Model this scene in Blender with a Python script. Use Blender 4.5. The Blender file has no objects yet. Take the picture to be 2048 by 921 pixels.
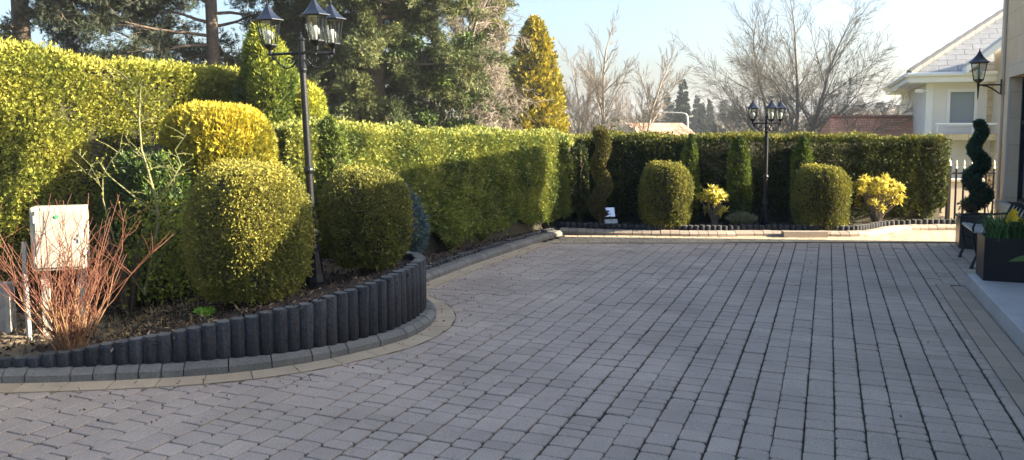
import bpy, math, random
import numpy as np
from mathutils import Vector, Matrix
random.seed(7); RNG = np.random.default_rng(11)
R = math.radians; PI = math.pi
S = bpy.context.scene; COL = S.collection

# ------------------------------------------------------------ camera, sky, sun, exposure
cam = bpy.data.objects.new('camera', bpy.data.cameras.new('camera')); COL.objects.link(cam)
cam.data.sensor_width = 36; cam.data.lens = 1570/2048*36
cam.location = (0, 0, 1.6); cam.rotation_euler = (R(90-4.22), 0, 0)
cam.data.shift_y = -0.045; cam.data.clip_start = .05; cam.data.clip_end = 6000
S.camera = cam
SUN_EL, SUN_AZ = 20.0, 95.0          # azimuth clockwise from +Y (the view direction)
W = bpy.data.worlds.new('World'); S.world = W; W.use_nodes = True
wn = W.node_tree; bgn = wn.nodes['Background']
sky = wn.nodes.new('ShaderNodeTexSky'); sky.sky_type = 'NISHITA'; sky.sun_disc = False
sky.sun_elevation = R(SUN_EL); sky.sun_rotation = R(SUN_AZ); sky.air_density = 1.0; sky.dust_density = 4.5; sky.ozone_density = 4.0
wn.links.new(sky.outputs[0], bgn.inputs[0]); bgn.inputs[1].default_value = .088
sun = bpy.data.objects.new('sun', bpy.data.lights.new('sun', 'SUN')); COL.objects.link(sun)
sun.data.energy = 5.0; sun.data.angle = R(.5); sun.data.color = (1, .91, .74)
sd = Vector((math.sin(R(SUN_AZ))*math.cos(R(SUN_EL)), math.cos(R(SUN_AZ))*math.cos(R(SUN_EL)), math.sin(R(SUN_EL))))
sun.rotation_euler = sd.to_track_quat('Z', 'Y').to_euler()
S.view_settings.view_transform = 'Standard'; S.view_settings.look = 'None'
S.view_settings.exposure = 2.45; S.view_settings.gamma = 1; S.view_settings.use_white_balance = True; S.view_settings.white_balance_temperature = 7000; S.view_settings.use_curve_mapping = False

# ------------------------------------------------------------ helpers
F, TH = 1570.0, R(4.22)
def at(px, py, Y):                      # point seen at pixel (of the 2048 px photo) at distance Y
    u = (px-1024)/F; v = (368-py)/F
    d = Vector((u, math.cos(TH)+v*math.sin(TH), v*math.cos(TH)-math.sin(TH)))
    return Vector((0, 0, 1.6)) + d*(Y/d.y)
def gp(px, py, z=0):                    # point seen at pixel lying at height z
    u = (px-1024)/F; v = (368-py)/F
    d = Vector((u, math.cos(TH)+v*math.sin(TH), v*math.cos(TH)-math.sin(TH)))
    return Vector((0, 0, 1.6)) + d*((z-1.6)/d.z)
def tag(o, label=None, cat=None, group=None, kind=None):
    if label: o['label'] = label
    if cat: o['category'] = cat
    if group: o['group'] = group
    if kind: o['kind'] = kind
    return o
def empty(name, loc, label=None, cat=None, group=None, rz=0):
    o = bpy.data.objects.new(name, None); COL.objects.link(o); o.location = loc; o.rotation_euler = (0, 0, rz)
    o.empty_display_size = .1
    return tag(o, label, cat, group)
def kids(o): return [c for c in bpy.data.objects if c.parent == o]
def copy_tree(o, parent=None):
    c = o.copy(); COL.objects.link(c)
    if parent: c.parent = parent
    for ch in kids(o): copy_tree(ch, c)
    return c
def link_mesh(name, me, parent, loc):
    o = bpy.data.objects.new(name, me); COL.objects.link(o)
    if parent: o.parent = parent
    elif loc is not None: o.location = loc
    return o

class MB:
    def __init__(s): s.v = []; s.f = []; s.m = []; s.t = []
    def add(s, vs, fs, mi=0, tone=.5):
        b = len(s.v); s.v += [tuple(v) for v in vs]
        for f in fs: s.f.append(tuple(b+i for i in f)); s.m.append(mi); s.t.append(tone)
        return s
    def box(s, c, d, rz=0, mi=0, tone=.5, M=None):
        x, y, z = d[0]/2, d[1]/2, d[2]/2
        vs = [Vector((a*x, b*y, e*z)) for e in (-1, 1) for a, b in ((-1, -1), (1, -1), (1, 1), (-1, 1))]
        rot = M if M is not None else Matrix.Rotation(rz, 3, 'Z')
        vs = [rot @ v + Vector(c) for v in vs]
        return s.add(vs, [(3, 2, 1, 0), (4, 5, 6, 7), (0, 1, 5, 4), (1, 2, 6, 5), (2, 3, 7, 6), (3, 0, 4, 7)], mi, tone)
    def cbox(s, c, d, b=.01, rz=0, mi=0, tone=.5, M=None):      # box with chamfered top edges
        x, y, z = d[0]/2, d[1]/2, d[2]/2
        L = []
        for (xx, yy, zz) in ((x, y, -z), (x, y, z-b), (x-b, y-b, z)):
            L += [Vector((-xx, -yy, zz)), Vector((xx, -yy, zz)), Vector((xx, yy, zz)), Vector((-xx, yy, zz))]
        rot = M if M is not None else Matrix.Rotation(rz, 3, 'Z')
        fs = [(3, 2, 1, 0), (8, 9, 10, 11)]
        for k in (0, 4):
            for i in range(4):
                j = (i+1) % 4; fs.append((k+i, k+j, k+4+j, k+4+i))
        return s.add([rot @ v + Vector(c) for v in L], fs, mi, tone)
    def tube(s, pts, rad, n=6, mi=0, tone=.5, cap=True):
        pts = [Vector(p) for p in pts]
        if not hasattr(rad, '__len__'): rad = [rad]*len(pts)
        vs = []; ref = None
        for i, p in enumerate(pts):
            d = (pts[min(i+1, len(pts)-1)]-pts[max(i-1, 0)])
            if d.length < 1e-9: d = Vector((0, 0, 1))
            d.normalize()
            if ref is None: ref = d.orthogonal().normalized()
            ref = (ref - d*ref.dot(d))
            if ref.length < 1e-6: ref = d.orthogonal()
            ref.normalize(); q = d.cross(ref)
            for k in range(n):
                a = 2*PI*k/n; vs.append(p + (ref*math.cos(a)+q*math.sin(a))*rad[i])
        fs = []
        for i in range(len(pts)-1):
            for k in range(n):
                k2 = (k+1) % n; fs.append((i*n+k, i*n+k2, (i+1)*n+k2, (i+1)*n+k))
        if cap:
            fs.append(tuple(range(n-1, -1, -1))); fs.append(tuple(range((len(pts)-1)*n, len(pts)*n)))
        return s.add(vs, fs, mi, tone)
    def lathe(s, prof, n=16, c=(0, 0, 0), mi=0, tone=.5, rot=0, M=None):
        vs = []
        for z, r in prof:
            for k in range(n):
                a = 2*PI*k/n+rot; v = Vector((r*math.cos(a), r*math.sin(a), z))
                if M is not None: v = M @ v
                vs.append(v+Vector(c))
        fs = []
        for i in range(len(prof)-1):
            for k in range(n):
                k2 = (k+1) % n; fs.append((i*n+k, i*n+k2, (i+1)*n+k2, (i+1)*n+k))
        fs.append(tuple(range(n-1, -1, -1))); fs.append(tuple(range((len(prof)-1)*n, len(prof)*n)))
        return s.add(vs, fs, mi, tone)
    def poly(s, pts, mi=0, tone=.5): return s.add(pts, [tuple(range(len(pts)))], mi, tone)
    def build(s, name, mats, parent=None, origin=None, smooth=False, bevel=0):
        me = bpy.data.meshes.new(name)
        o3 = Vector(origin) if origin is not None else Vector((0, 0, 0))
        me.from_pydata([tuple(Vector(v)-o3) for v in s.v], [], s.f)
        if not isinstance(mats, (list, tuple)): mats = [mats]
        for m in mats: me.materials.append(m)
        me.polygons.foreach_set('material_index', s.m)
        a = me.attributes.new('tone', 'FLOAT', 'FACE'); a.data.foreach_set('value', s.t)
        if smooth: me.polygons.foreach_set('use_smooth', [True]*len(s.f))
        me.update()
        o = link_mesh(name, me, parent, o3 if origin is not None else None)
        if bevel:
            b = o.modifiers.new('bevel', 'BEVEL'); b.width = bevel; b.segments = 2; b.limit_method = 'ANGLE'
        return o

# ------------------------------------------------------------ materials
def mat(name, col, rough=.6, metal=0, spec=.5, noise=None, bump=0, bscale=20, coat=0):
    m = bpy.data.materials.new(name); m.use_nodes = True; nt = m.node_tree; N = nt.nodes; L = nt.links
    b = N['Principled BSDF']; b.inputs['Base Color'].default_value = (*col, 1); b.inputs['Roughness'].default_value = rough
    b.inputs['Metallic'].default_value = metal; b.inputs['Specular IOR Level'].default_value = spec
    if coat: b.inputs['Coat Weight'].default_value = coat
    tc = N.new('ShaderNodeTexCoord')
    if noise:
        c2, sc, amt = noise
        t = N.new('ShaderNodeTexNoise'); t.inputs['Scale'].default_value = sc; t.inputs['Detail'].default_value = 6; t.inputs['Roughness'].default_value = .65
        L.new(tc.outputs['Object'], t.inputs['Vector'])
        r = N.new('ShaderNodeValToRGB'); r.color_ramp.elements[0].position = .5-amt; r.color_ramp.elements[1].position = .5+amt
        r.color_ramp.elements[0].color = (*col, 1); r.color_ramp.elements[1].color = (*c2, 1)
        L.new(t.outputs['Fac'], r.inputs['Fac']); L.new(r.outputs['Color'], b.inputs['Base Color'])
    if bump:
        t2 = N.new('ShaderNodeTexNoise'); t2.inputs['Scale'].default_value = bscale; t2.inputs['Detail'].default_value = 5
        L.new(tc.outputs['Object'], t2.inputs['Vector'])
        bm = N.new('ShaderNodeBump'); bm.inputs['Strength'].default_value = bump; bm.inputs['Distance'].default_value = .02
        L.new(t2.outputs['Fac'], bm.inputs['Height']); L.new(bm.outputs['Normal'], b.inputs['Normal'])
    return m
def tonemat(name, cols, rough=.6, trans=0, fine=None, bump=0, bscale=60, spec=.4, big=None):
    """colour by the per-face 'tone' (each leaf or block its own shade) through a ramp"""
    m = bpy.data.materials.new(name); m.use_nodes = True; nt = m.node_tree; N = nt.nodes; L = nt.links
    b = N['Principled BSDF']; b.inputs['Roughness'].default_value = rough; b.inputs['Specular IOR Level'].default_value = spec
    a = N.new('ShaderNodeAttribute'); a.attribute_name = 'tone'
    r = N.new('ShaderNodeValToRGB'); els = r.color_ramp.elements
    while len(els) < len(cols): els.new(.5)
    for i, c in enumerate(cols): els[i].position = i/(len(cols)-1); els[i].color = (*c, 1)
    src = a.outputs['Fac']; tc = N.new('ShaderNodeTexCoord')
    L.new(src, r.inputs['Fac']); out = r.outputs['Color']
    for spec_ in (fine, big):
        if spec_:
            sc, amt = spec_
            t = N.new('ShaderNodeTexNoise'); t.inputs['Scale'].default_value = sc; t.inputs['Detail'].default_value = 4; t.inputs['Roughness'].default_value = .6
            L.new(tc.outputs['Object'], t.inputs['Vector'])
            mr = N.new('ShaderNodeMapRange'); mr.inputs[1].default_value = .3; mr.inputs[2].default_value = .7; mr.inputs[3].default_value = 1-amt; mr.inputs[4].default_value = 1+amt
            L.new(t.outputs['Fac'], mr.inputs[0])
            mx = N.new('ShaderNodeVectorMath'); mx.operation = 'SCALE'; L.new(out, mx.inputs[0]); L.new(mr.outputs[0], mx.inputs['Scale']); out = mx.outputs[0]
    L.new(out, b.inputs['Base Color'])
    if bump:
        t2 = N.new('ShaderNodeTexNoise'); t2.inputs['Scale'].default_value = bscale; t2.inputs['Detail'].default_value = 5
        L.new(tc.outputs['Object'], t2.inputs['Vector'])
        bm = N.new('ShaderNodeBump'); bm.inputs['Strength'].default_value = bump; bm.inputs['Distance'].default_value = .01
        L.new(t2.outputs['Fac'], bm.inputs['Height']); L.new(bm.outputs['Normal'], b.inputs['Normal'])
    if trans:
        tr = N.new('ShaderNodeBsdfTranslucent'); L.new(out, tr.inputs['Color'])
        mi = N.new('ShaderNodeMixShader'); mi.inputs[0].default_value = trans
        L.new(b.outputs[0], mi.inputs[1]); L.new(tr.outputs[0], mi.inputs[2]); L.new(mi.outputs[0], N['Material Output'].inputs[0])
    return m
def brickmat(name, c1, c2, cm, bw, bh, mort, rough=.8, offset=.5, bump=.4, rot=None, noise=.15):
    """ashlar, tile or brick courses from the UV map (metres)"""
    m = bpy.data.materials.new(name); m.use_nodes = True; nt = m.node_tree; N = nt.nodes; L = nt.links
    b = N['Principled BSDF']; b.inputs['Roughness'].default_value = rough
    tc = N.new('ShaderNodeTexCoord')
    k = N.new('ShaderNodeTexBrick'); k.inputs['Scale'].default_value = 1; k.offset = offset
    k.inputs['Brick Width'].default_value = bw; k.inputs['Row Height'].default_value = bh; k.inputs['Mortar Size'].default_value = mort
    k.inputs['Mortar Smooth'].default_value = .2
    k.inputs['Color1'].default_value = (*c1, 1); k.inputs['Color2'].default_value = (*c2, 1); k.inputs['Mortar'].default_value = (*cm, 1)
    L.new(tc.outputs['UV'], k.inputs['Vector'])
    t = N.new('ShaderNodeTexNoise'); t.inputs['Scale'].default_value = 6; t.inputs['Detail'].default_value = 6
    L.new(tc.outputs['Object'], t.inputs['Vector'])
    mr = N.new('ShaderNodeMapRange'); mr.inputs[1].default_value = .3; mr.inputs[2].default_value = .7; mr.inputs[3].default_value = 1-noise; mr.inputs[4].default_value = 1+noise
    L.new(t.outputs['Fac'], mr.inputs[0])
    mx = N.new('ShaderNodeVectorMath'); mx.operation = 'SCALE'; L.new(k.outputs['Color'], mx.inputs[0]); L.new(mr.outputs[0], mx.inputs['Scale'])
    L.new(mx.outputs[0], b.inputs['Base Color'])
    bm = N.new('ShaderNodeBump'); bm.inputs['Strength'].default_value = bump; bm.inputs['Distance'].default_value = .01; bm.invert = True
    L.new(k.outputs['Fac'], bm.inputs['Height']); L.new(bm.outputs['Normal'], b.inputs['Normal'])
    return m
def glassmat(name, tint, gloss=.2, rough=.03):
    m = bpy.data.materials.new(name); m.use_nodes = True; nt = m.node_tree; N = nt.nodes; L = nt.links
    N.remove(N['Principled BSDF'])
    t = N.new('ShaderNodeBsdfTransparent'); t.inputs[0].default_value = (*tint, 1)
    g = N.new('ShaderNodeBsdfGlossy'); g.inputs['Roughness'].default_value = rough
    x = N.new('ShaderNodeMixShader'); x.inputs[0].default_value = gloss
    L.new(t.outputs[0], x.inputs[1]); L.new(g.outputs[0], x.inputs[2]); L.new(x.outputs[0], N['Material Output'].inputs[0])
    return m
def uv_box(o, su=1, rz=0):
    """UVs in metres: u along the wall, v up (or up the slope)"""
    me = o.data; uv = me.uv_layers.new(name='UVMap'); rm = Matrix.Rotation(-rz, 3, 'Z')
    for p in me.polygons:
        n = rm @ p.normal
        if abs(n.z) > .95: ax, ay = Vector((1, 0, 0)), Vector((0, 1, 0))
        else:
            ax = Vector((-n.y, n.x, 0)).normalized(); ay = Vector(n).cross(ax)
            if ay.z < 0: ay = -ay
        for li in p.loop_indices:
            c = rm @ me.vertices[me.loops[li].vertex_index].co
            uv.data[li].uv = (c.dot(ax)*su, c.dot(ay)*su)

M = {}
M['sett'] = tonemat('grey_sett', [(.335, .270, .218), (.363, .293, .238), (.380, .307, .249), (.392, .318, .258), (.44, .355, .285)], .85, fine=(150, .34), bump=.45, bscale=120, big=(1.1, .17))
M['joint'] = mat('joint_sand', (.012, .011, .010), .95, noise=((.045, .038, .028), 5, .16))
M['tan'] = tonemat('tan_border_block', [(.36, .28, .19), (.41, .325, .22), (.46, .36, .245)], .85, fine=(90, .15), bump=.3, bscale=120, big=(3, .12))
M['tan2'] = tonemat('dull_border_block', [(.29, .225, .165), (.33, .255, .19), (.37, .285, .21)], .85, fine=(90, .15), bump=.3, bscale=120)
M['kerb'] = tonemat('grey_kerb_block', [(0.113, 0.108, 0.099), (0.144, 0.140, 0.126), (0.180, 0.171, 0.153)], .85, fine=(80, .25), bump=.5, bscale=90, big=(4, .15))
M['kerbwarm'] = tonemat('buff_kerb_block', [(.26, .22, .18), (.31, .25, .20), (.34, .28, .23)], .85, fine=(80, .2), bump=.4, bscale=90)
M['log'] = tonemat('charcoal_concrete_log', [(.018, .020, .024), (.028, .030, .035), (.042, .044, .049)], .88, fine=(60, .45), bump=.8, bscale=90, big=(7, .45))
for nd in M['log'].node_tree.nodes:
    if nd.type == 'TEX_NOISE' and nd.inputs['Scale'].default_value == 7:
        mp = M['log'].node_tree.nodes.new('ShaderNodeMapping'); mp.inputs['Scale'].default_value = (7, 7, .7)
        M['log'].node_tree.links.new(nd.inputs['Vector'].links[0].from_socket, mp.inputs['Vector']); M['log'].node_tree.links.new(mp.outputs[0], nd.inputs['Vector'])
M['logtop'] = tonemat('weathered_log_top', [(.07, .075, .070), (.10, .105, .10), (.14, .145, .135)], .9, fine=(50, .3))
M['soil'] = mat('dark_mulch', (.022, .015, .011), .95, noise=((.075, .050, .034), 14, .22), bump=1, bscale=40)
M['drysoil'] = mat('dry_soil', (.10, .075, .05), .95, noise=((.26, .20, .13), 9, .25), bump=1, bscale=30)
M['chip'] = tonemat('mulch_chip', [(.012, .009, .007), (.035, .024, .017), (.08, .055, .038), (.22, .17, .12)], .9)
M['litter'] = tonemat('dry_litter', [(.10, .06, .03), (.28, .20, .10), (.42, .32, .18)], .85, trans=.15)
M['iron'] = mat('black_painted_iron', (.006, .007, .010), .38, spec=.35, bump=.08, bscale=60)
M['lantroof'] = mat('blue_black_paint', (.010, .015, .028), .38, spec=.45)
M['bulb'] = mat('white_bulb', (.85, .85, .82), .3)
M['lglass'] = glassmat('lantern_glass', (.80, .83, .80), .16, .08)
M['silver'] = mat('silver_tape', (.75, .75, .72), .35)
M['white'] = mat('white_paint', (.74, .74, .73), .5, noise=((.66, .66, .65), 3, .3))
M['render'] = mat('white_render', (.70, .67, .63), .85, noise=((.62, .59, .55), 2, .3), bump=.2, bscale=80)
M['stepm'] = mat('pale_step_stone', (.46, .45, .44), .55, noise=((.34, .335, .33), 3.5, .25), bump=.2, bscale=60)
M['planter'] = mat('black_planter', (.006, .007, .010), .45, spec=.35, noise=((.013, .014, .017), 6, .25), bump=.08, bscale=30)
M['potm'] = mat('grey_metal_pot', (.05, .05, .055), .35, metal=.3)
M['bark'] = mat('pine_bark', (.075, .055, .042), .95, noise=((.15, .11, .085), 18, .2), bump=1, bscale=25)
M['barkgrey'] = mat('grey_bark', (.10, .088, .072), .9, noise=((.17, .15, .12), 10, .2))
M['barkpale'] = mat('pale_bark', (.17, .14, .11), .9, noise=((.28, .235, .19), 10, .2))
M['barkgreen'] = mat('lichen_bark', (.12, .12, .045), .9, noise=((.21, .20, .09), 25, .2), bump=.6)
M['redstem'] = tonemat('red_dogwood_stem', [(0.096, 0.028, 0.018), (0.168, 0.068, 0.036), (0.288, 0.176, 0.088)], .6)
M['twig'] = mat('shrub_twig', (.09, .06, .04), .9)
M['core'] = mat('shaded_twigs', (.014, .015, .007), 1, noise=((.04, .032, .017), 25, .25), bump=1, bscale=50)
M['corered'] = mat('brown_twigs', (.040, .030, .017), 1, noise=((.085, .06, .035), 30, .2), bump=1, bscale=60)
M['metalgrey'] = mat('galvanised', (.36, .37, .37), .45, metal=.4)
M['winglass'] = mat('window_glass', (.015, .02, .03), .08, spec=.8)
M['blind'] = mat('frosted_blind', (.18, .24, .28), .5)
M['gold'] = mat('gold_finial', (.75, .62, .38), .35, metal=.5)
M['meter'] = mat('cream_cabinet', (.46, .44, .36), .5, noise=((.36, .34, .27), 7, .2))
M['green'] = mat('green_badge', (.05, .42, .16), .4)
M['wood'] = mat('weathered_wood', (.26, .24, .21), .9, noise=((.42, .40, .36), 12, .2), bump=.6)
M['panel'] = mat('silver_panel', (.55, .60, .66), .15, metal=.6)
M['flower'] = mat('daffodil_yellow', (.80, .58, .04), .6)
M['slate'] = brickmat('grey_slate', (.33, .33, .32), (.38, .375, .365), (.17, .17, .165), .5, .30, .014, .7)
M['terracotta'] = brickmat('terracotta_tile', (.52, .22, .13), (.64, .31, .19), (.30, .12, .08), .3, .12, .008, .85)
M['browntile'] = brickmat('brown_tile', (.34, .19, .13), (.42, .25, .17), (.15, .08, .06), .5, .35, .02, .85)
M['ashlar'] = brickmat('sand_ashlar', (.58, .44, .30), (.62, .48, .34), (.42, .32, .23), .75, .34, .004, .85, noise=.06)
M['sandbrick'] = brickmat('buff_stone', (.45, .34, .18), (.53, .42, .25), (.30, .23, .13), .5, .25, .012, .85)
# leaves
M['hedge'] = tonemat('golden_hedge_leaf', [(.040, .058, .012), (.120, .150, .020), (.25, .258, .036), (.37, .34, .060)], .8, trans=.22)
M['hedge2'] = tonemat('laurel_hedge_leaf', [(.036, .058, .018), (.086, .122, .030), (.24, .265, .050), (.40, .39, .09)], .65, trans=.2)
M['farhedge'] = tonemat('green_hedge_leaf', [(0.025, 0.040, 0.010), (0.051, 0.071, 0.015), (0.085, 0.103, 0.018), (0.191, 0.178, 0.024)], .75, trans=.2)
M['ball'] = tonemat('box_honeysuckle_leaf', [(.058, .066, .020), (.140, .145, .034), (.245, .240, .045), (.37, .32, .060)], .8, trans=.22)
M['gold_ball'] = tonemat('golden_conifer_leaf', [(.09, .095, .012), (.22, .21, .022), (.42, .35, .030), (.55, .43, .05)], .6, trans=.25)
M['column'] = tonemat('column_conifer_leaf', [(0.030, 0.053, 0.013), (0.085, 0.128, 0.023), (0.201, 0.245, 0.034), (0.404, 0.394, 0.048)], .75, trans=.22)
M['yew'] = tonemat('bronze_yew_leaf', [(.024, .030, .010), (.060, .066, .018), (.13, .12, .024), (.27, .21, .035)], .6, trans=.15)
M['spiral'] = tonemat('spiral_topiary_leaf', [(.016, .045, .024), (.036, .085, .045), (.07, .14, .07)], .6, trans=.1)
M['yellowbush'] = tonemat('yellow_bush_leaf', [(.20, .19, .04), (.52, .45, .07), (.76, .64, .17)], .5, trans=.3)
M['lav'] = tonemat('grey_lavender_leaf', [(.10, .12, .06), (.22, .24, .14), (.40, .40, .22)], .7, trans=.15)
M['bluespruce'] = tonemat('blue_spruce_needle', [(.03, .06, .06), (.07, .12, .12), (.13, .19, .19)], .7, trans=.1)
M['pine'] = tonemat('pine_needle', [(0.008, 0.015, 0.006), (0.019, 0.030, 0.012), (0.041, 0.051, 0.019)], .6, trans=.15)
M['spruce'] = tonemat('old_conifer_leaf', [(.028, .044, .014), (.066, .088, .027), (.135, .150, .045), (.25, .21, .085)], .65, trans=.18)
M['ever'] = tonemat('evergreen_leaf', [(0.019, 0.044, 0.013), (0.062, 0.106, 0.022), (0.163, 0.213, 0.037)], .5, trans=.15)
M['goldtree'] = tonemat('gold_cypress_leaf', [(.05, .06, .008), (.17, .16, .012), (.34, .27, .015), (.50, .37, .03)], .6, trans=.22)
M['farfir'] = tonemat('distant_fir_leaf', [(.020, .040, .034), (.035, .06, .045), (.06, .085, .06)], .8)
M['farwood'] = tonemat('distant_wood', [(.10, .085, .06), (.16, .12, .09), (.20, .17, .12), (.12, .13, .08)], .9)
M['strap'] = tonemat('strap_leaf', [(.04, .10, .03), (.08, .17, .05), (.16, .27, .08)], .5, trans=.25)
M['lime'] = tonemat('lime_leaf', [(.12, .28, .03), (.22, .42, .05), (.34, .52, .10)], .5, trans=.3)
M['grass'] = mat('field_grass', (.10, .12, .035), .95, noise=((.20, .19, .07), .05, .2))

# ------------------------------------------------------------ foliage (numpy)
def nrm(a): return a/np.maximum(np.linalg.norm(a, axis=1, keepdims=True), 1e-9)
_ph = np.random.default_rng(3)
KD = nrm(_ph.normal(size=(9, 3)))*_ph.uniform(.6, 1.7, (9, 1)); KP = _ph.uniform(0, 6.28, 9)
def wob(P, s=1.0):
    return np.sin((P*s) @ KD.T*2.2+KP).sum(1)/3.2
def leaves(P, N, L, Wd, fan=3, up=.3, jit=.6, out=1.0, spread=.6, tone=.5, tvar=.17, tamp=.16, ts=2.5):
    n = len(P); P = np.asarray(P, float); N = np.asarray(N, float)
    D = nrm(N*out + np.array([0, 0, up]) + RNG.normal(size=(n, 3))*jit)
    Sd = nrm(np.cross(D, RNG.normal(size=(n, 3)))); Q = np.cross(D, Sd)
    L = L*RNG.uniform(.6, 1.35, (n, 1)); Wd = Wd*RNG.uniform(.7, 1.3, (n, 1))
    base_t = tone + RNG.normal(size=n)*tvar + tamp*wob(P, ts)
    Vs = []; T = []
    for k in range(fan):
        a = (k-(fan-1)/2)*spread + RNG.normal(size=(n, 1))*.12
        d = D*np.cos(a)+Sd*np.sin(a); w = np.cross(Q, d)
        w = nrm(w + Q*RNG.normal(size=(n, 1))*.5)
        l = L*(1-.25*abs(k-(fan-1)/2)*2/max(fan-1, 1))
        Vs.append(np.stack([P, P+d*l*.45+w*Wd*.5, P+d*l+Q*l*.12, P+d*l*.45-w*Wd*.5], 1)); T.append(base_t+RNG.normal(size=n)*.05)
    return np.concatenate(Vs).reshape(-1, 3), np.clip(np.concatenate(T), 0, 1)
def build_leaves(name, V, T, m, parent=None, origin=None, core=None, coremat=None):
    """V: 4 verts per leaf. core: (verts, faces) of the twiggy inside"""
    nq = len(V)//4; cv, cf = core if core else ([], [])
    o3 = np.array(origin if origin is not None else (0, 0, 0), float)
    allv = np.concatenate([V, np.asarray(cv, float).reshape(-1, 3)])-o3
    me = bpy.data.meshes.new(name)
    loops = np.arange(nq*4); tot = [4]*nq + [len(f) for f in cf]
    li = np.concatenate([loops, np.array([i+nq*4 for f in cf for i in f], int)]) if cf else loops
    st = np.concatenate([[0], np.cumsum(tot)[:-1]])
    me.vertices.add(len(allv)); me.vertices.foreach_set('co', allv.ravel().astype(np.float32))
    me.loops.add(len(li)); me.loops.foreach_set('vertex_index', li.astype(np.int32))
    me.polygons.add(len(tot)); me.polygons.foreach_set('loop_start', st.astype(np.int32)); me.polygons.foreach_set('loop_total', np.array(tot, np.int32))
    me.materials.append(m)
    if cf: me.materials.append(coremat or M['core'])
    me.polygons.foreach_set('material_index', np.array([0]*nq+[1]*len(cf), np.int32))
    a = me.attributes.new('tone', 'FLOAT', 'FACE'); a.data.foreach_set('value', np.concatenate([T, np.full(len(cf), .3)]).astype(np.float32))
    me.update(calc_edges=True); me.validate()
    return link_mesh(name, me, parent, Vector(origin) if origin is not None else None)
def lathe_core(prof, n=20, c=(0, 0, 0), ins=.05):
    vs = []; fs = []
    for z, r in prof:
        for k in range(n):
            a = 2*PI*k/n; rr = max(r-ins, .004); vs.append((c[0]+rr*math.cos(a), c[1]+rr*math.sin(a), c[2]+z))
    for i in range(len(prof)-1):
        for k in range(n): fs.append((i*n+k, i*n+(k+1) % n, (i+1)*n+(k+1) % n, (i+1)*n+k))
    fs.append(tuple(range((len(prof)-1)*n, len(prof)*n)))
    return vs, fs
def lathe_pts(prof, dens, c=(0, 0, 0), bump=.02, bs=4.0, sx=1.0):
    """points and normals scattered on a surface of revolution"""
    Ps = []; Ns = []
    for (z0, r0), (z1, r1) in zip(prof[:-1], prof[1:]):
        sl = math.hypot(z1-z0, r1-r0); A = PI*(r0+r1)*sl; n = int(A*dens)+1
        t = RNG.random(n); a = RNG.random(n)*2*PI
        r = r0+(r1-r0)*t; z = z0+(z1-z0)*t
        nr, nz = (z1-z0)/max(sl, 1e-6), -(r1-r0)/max(sl, 1e-6)
        Nn = np.stack([np.cos(a)*nr, np.sin(a)*nr, np.full(n, nz)], 1)
        Ps.append(np.stack([r*np.cos(a)*sx, r*np.sin(a), z], 1)); Ns.append(Nn)
    P = np.concatenate(Ps)+np.array(c, float); N = np.concatenate(Ns)
    P = P + N*(bump*wob(P, bs)[:, None] + RNG.normal(size=(len(P), 1))*.012 - .01)
    return P, N
def barrel(h, r, rt=.35, neck=.75, n=10, low=0.0):
    """clipped drum profile: sides bulge a little, shoulders round off"""
    pr = []
    for i in range(7):
        t = i/6; z = low+(h*(1-rt)-low)*t; pr.append((z, r*(neck+(1-neck)*math.sin(PI*.5*min(1, t*1.5)))))
    for i in range(1, n+1):
        a = PI/2*i/n; pr.append((h*(1-rt)+h*rt*math.sin(a), max(r*math.cos(a)**.62, .004)))
    return pr
def stems(mb, c, h, r, n=5, z0=0):
    for k in range(n):
        a = 2*PI*k/n+random.random(); e = Vector(c)+Vector((math.cos(a)*r, math.sin(a)*r, h))
        mb.tube([Vector(c)+Vector((math.cos(a)*.03, math.sin(a)*.03, z0-.08)), (Vector(c)+e)/2+Vector((0, 0, .03)), e], [.018, .014, .008], 5)

# ------------------------------------------------------------ ground
def gz(x, y):
    s = lambda t: max(0, min(1, t))**2*(3-2*max(0, min(1, t)))
    far = s((y-13.5)/22)*s((x+6)/12+.2)
    z = -.06 - 3.4*far
    z += 6.6*s((y-90)/170)*(.35+.65*s((x+60)/110)) + 7*s((y-260)/700)
    return z
xs = sorted(set([-350, -200, -120, -80, -50, -30, -20]+list(range(-15, 40, 3))+[45, 55, 70, 90, 120, 160, 220, 350]))
ys = sorted(set([-60, -40, -20, -10, 0, 5, 10, 12]+list(range(14, 40, 2))+[45, 55, 70, 90, 110, 130, 150, 170, 190, 210, 230, 260, 300, 380, 425]))
g = MB(); g.v = [(x, y, gz(x, y)) for y in ys for x in xs]; nx = len(xs)
for j in range(len(ys)-1):
    for i in range(nx-1): g.f.append((j*nx+i, j*nx+i+1, (j+1)*nx+i+1, (j+1)*nx+i)); g.m.append(0); g.t.append(.5)
tag(g.build('ground', M['grass'], smooth=True), kind='structure')

# paving directions
U = Vector((.3735, .9276, 0)); NV = Vector((.9276, -.3735, 0)); RZ = math.atan2(U.y, U.x)     # along the rows / across them
def smooth_path(pts, step):
    """Catmull-Rom through 2D points, resampled at equal steps"""
    P = [Vector((p[0], p[1], 0)) for p in pts]; P = [P[0]*2-P[1]]+P+[P[-1]*2-P[-2]]
    D = []
    for i in range(1, len(P)-2):
        for k in range(24):
            t = k/24; a, b, c, d = P[i-1:i+3]
            D.append(.5*((2*b)+(c-a)*t+(2*a-5*b+4*c-d)*t*t+(3*b-a-3*c+d)*t**3))
    D.append(P[-2]); out = [D[0]]; acc = 0
    for a, b in zip(D[:-1], D[1:]):
        L = (b-a).length
        while acc+L >= step*len(out)-1e-9 and L > 0:
            out.append(a+(b-a)*((step*len(out)-acc)/L))
        acc += L
    return out
def sides(path):
    N = []
    for i in range(len(path)):
        d = (path[min(i+1, len(path)-1)]-path[max(i-1, 0)]).normalized(); N.append(Vector((-d.y, d.x, 0)))
    return N                                             # left of travel (towards the beds)
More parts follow.
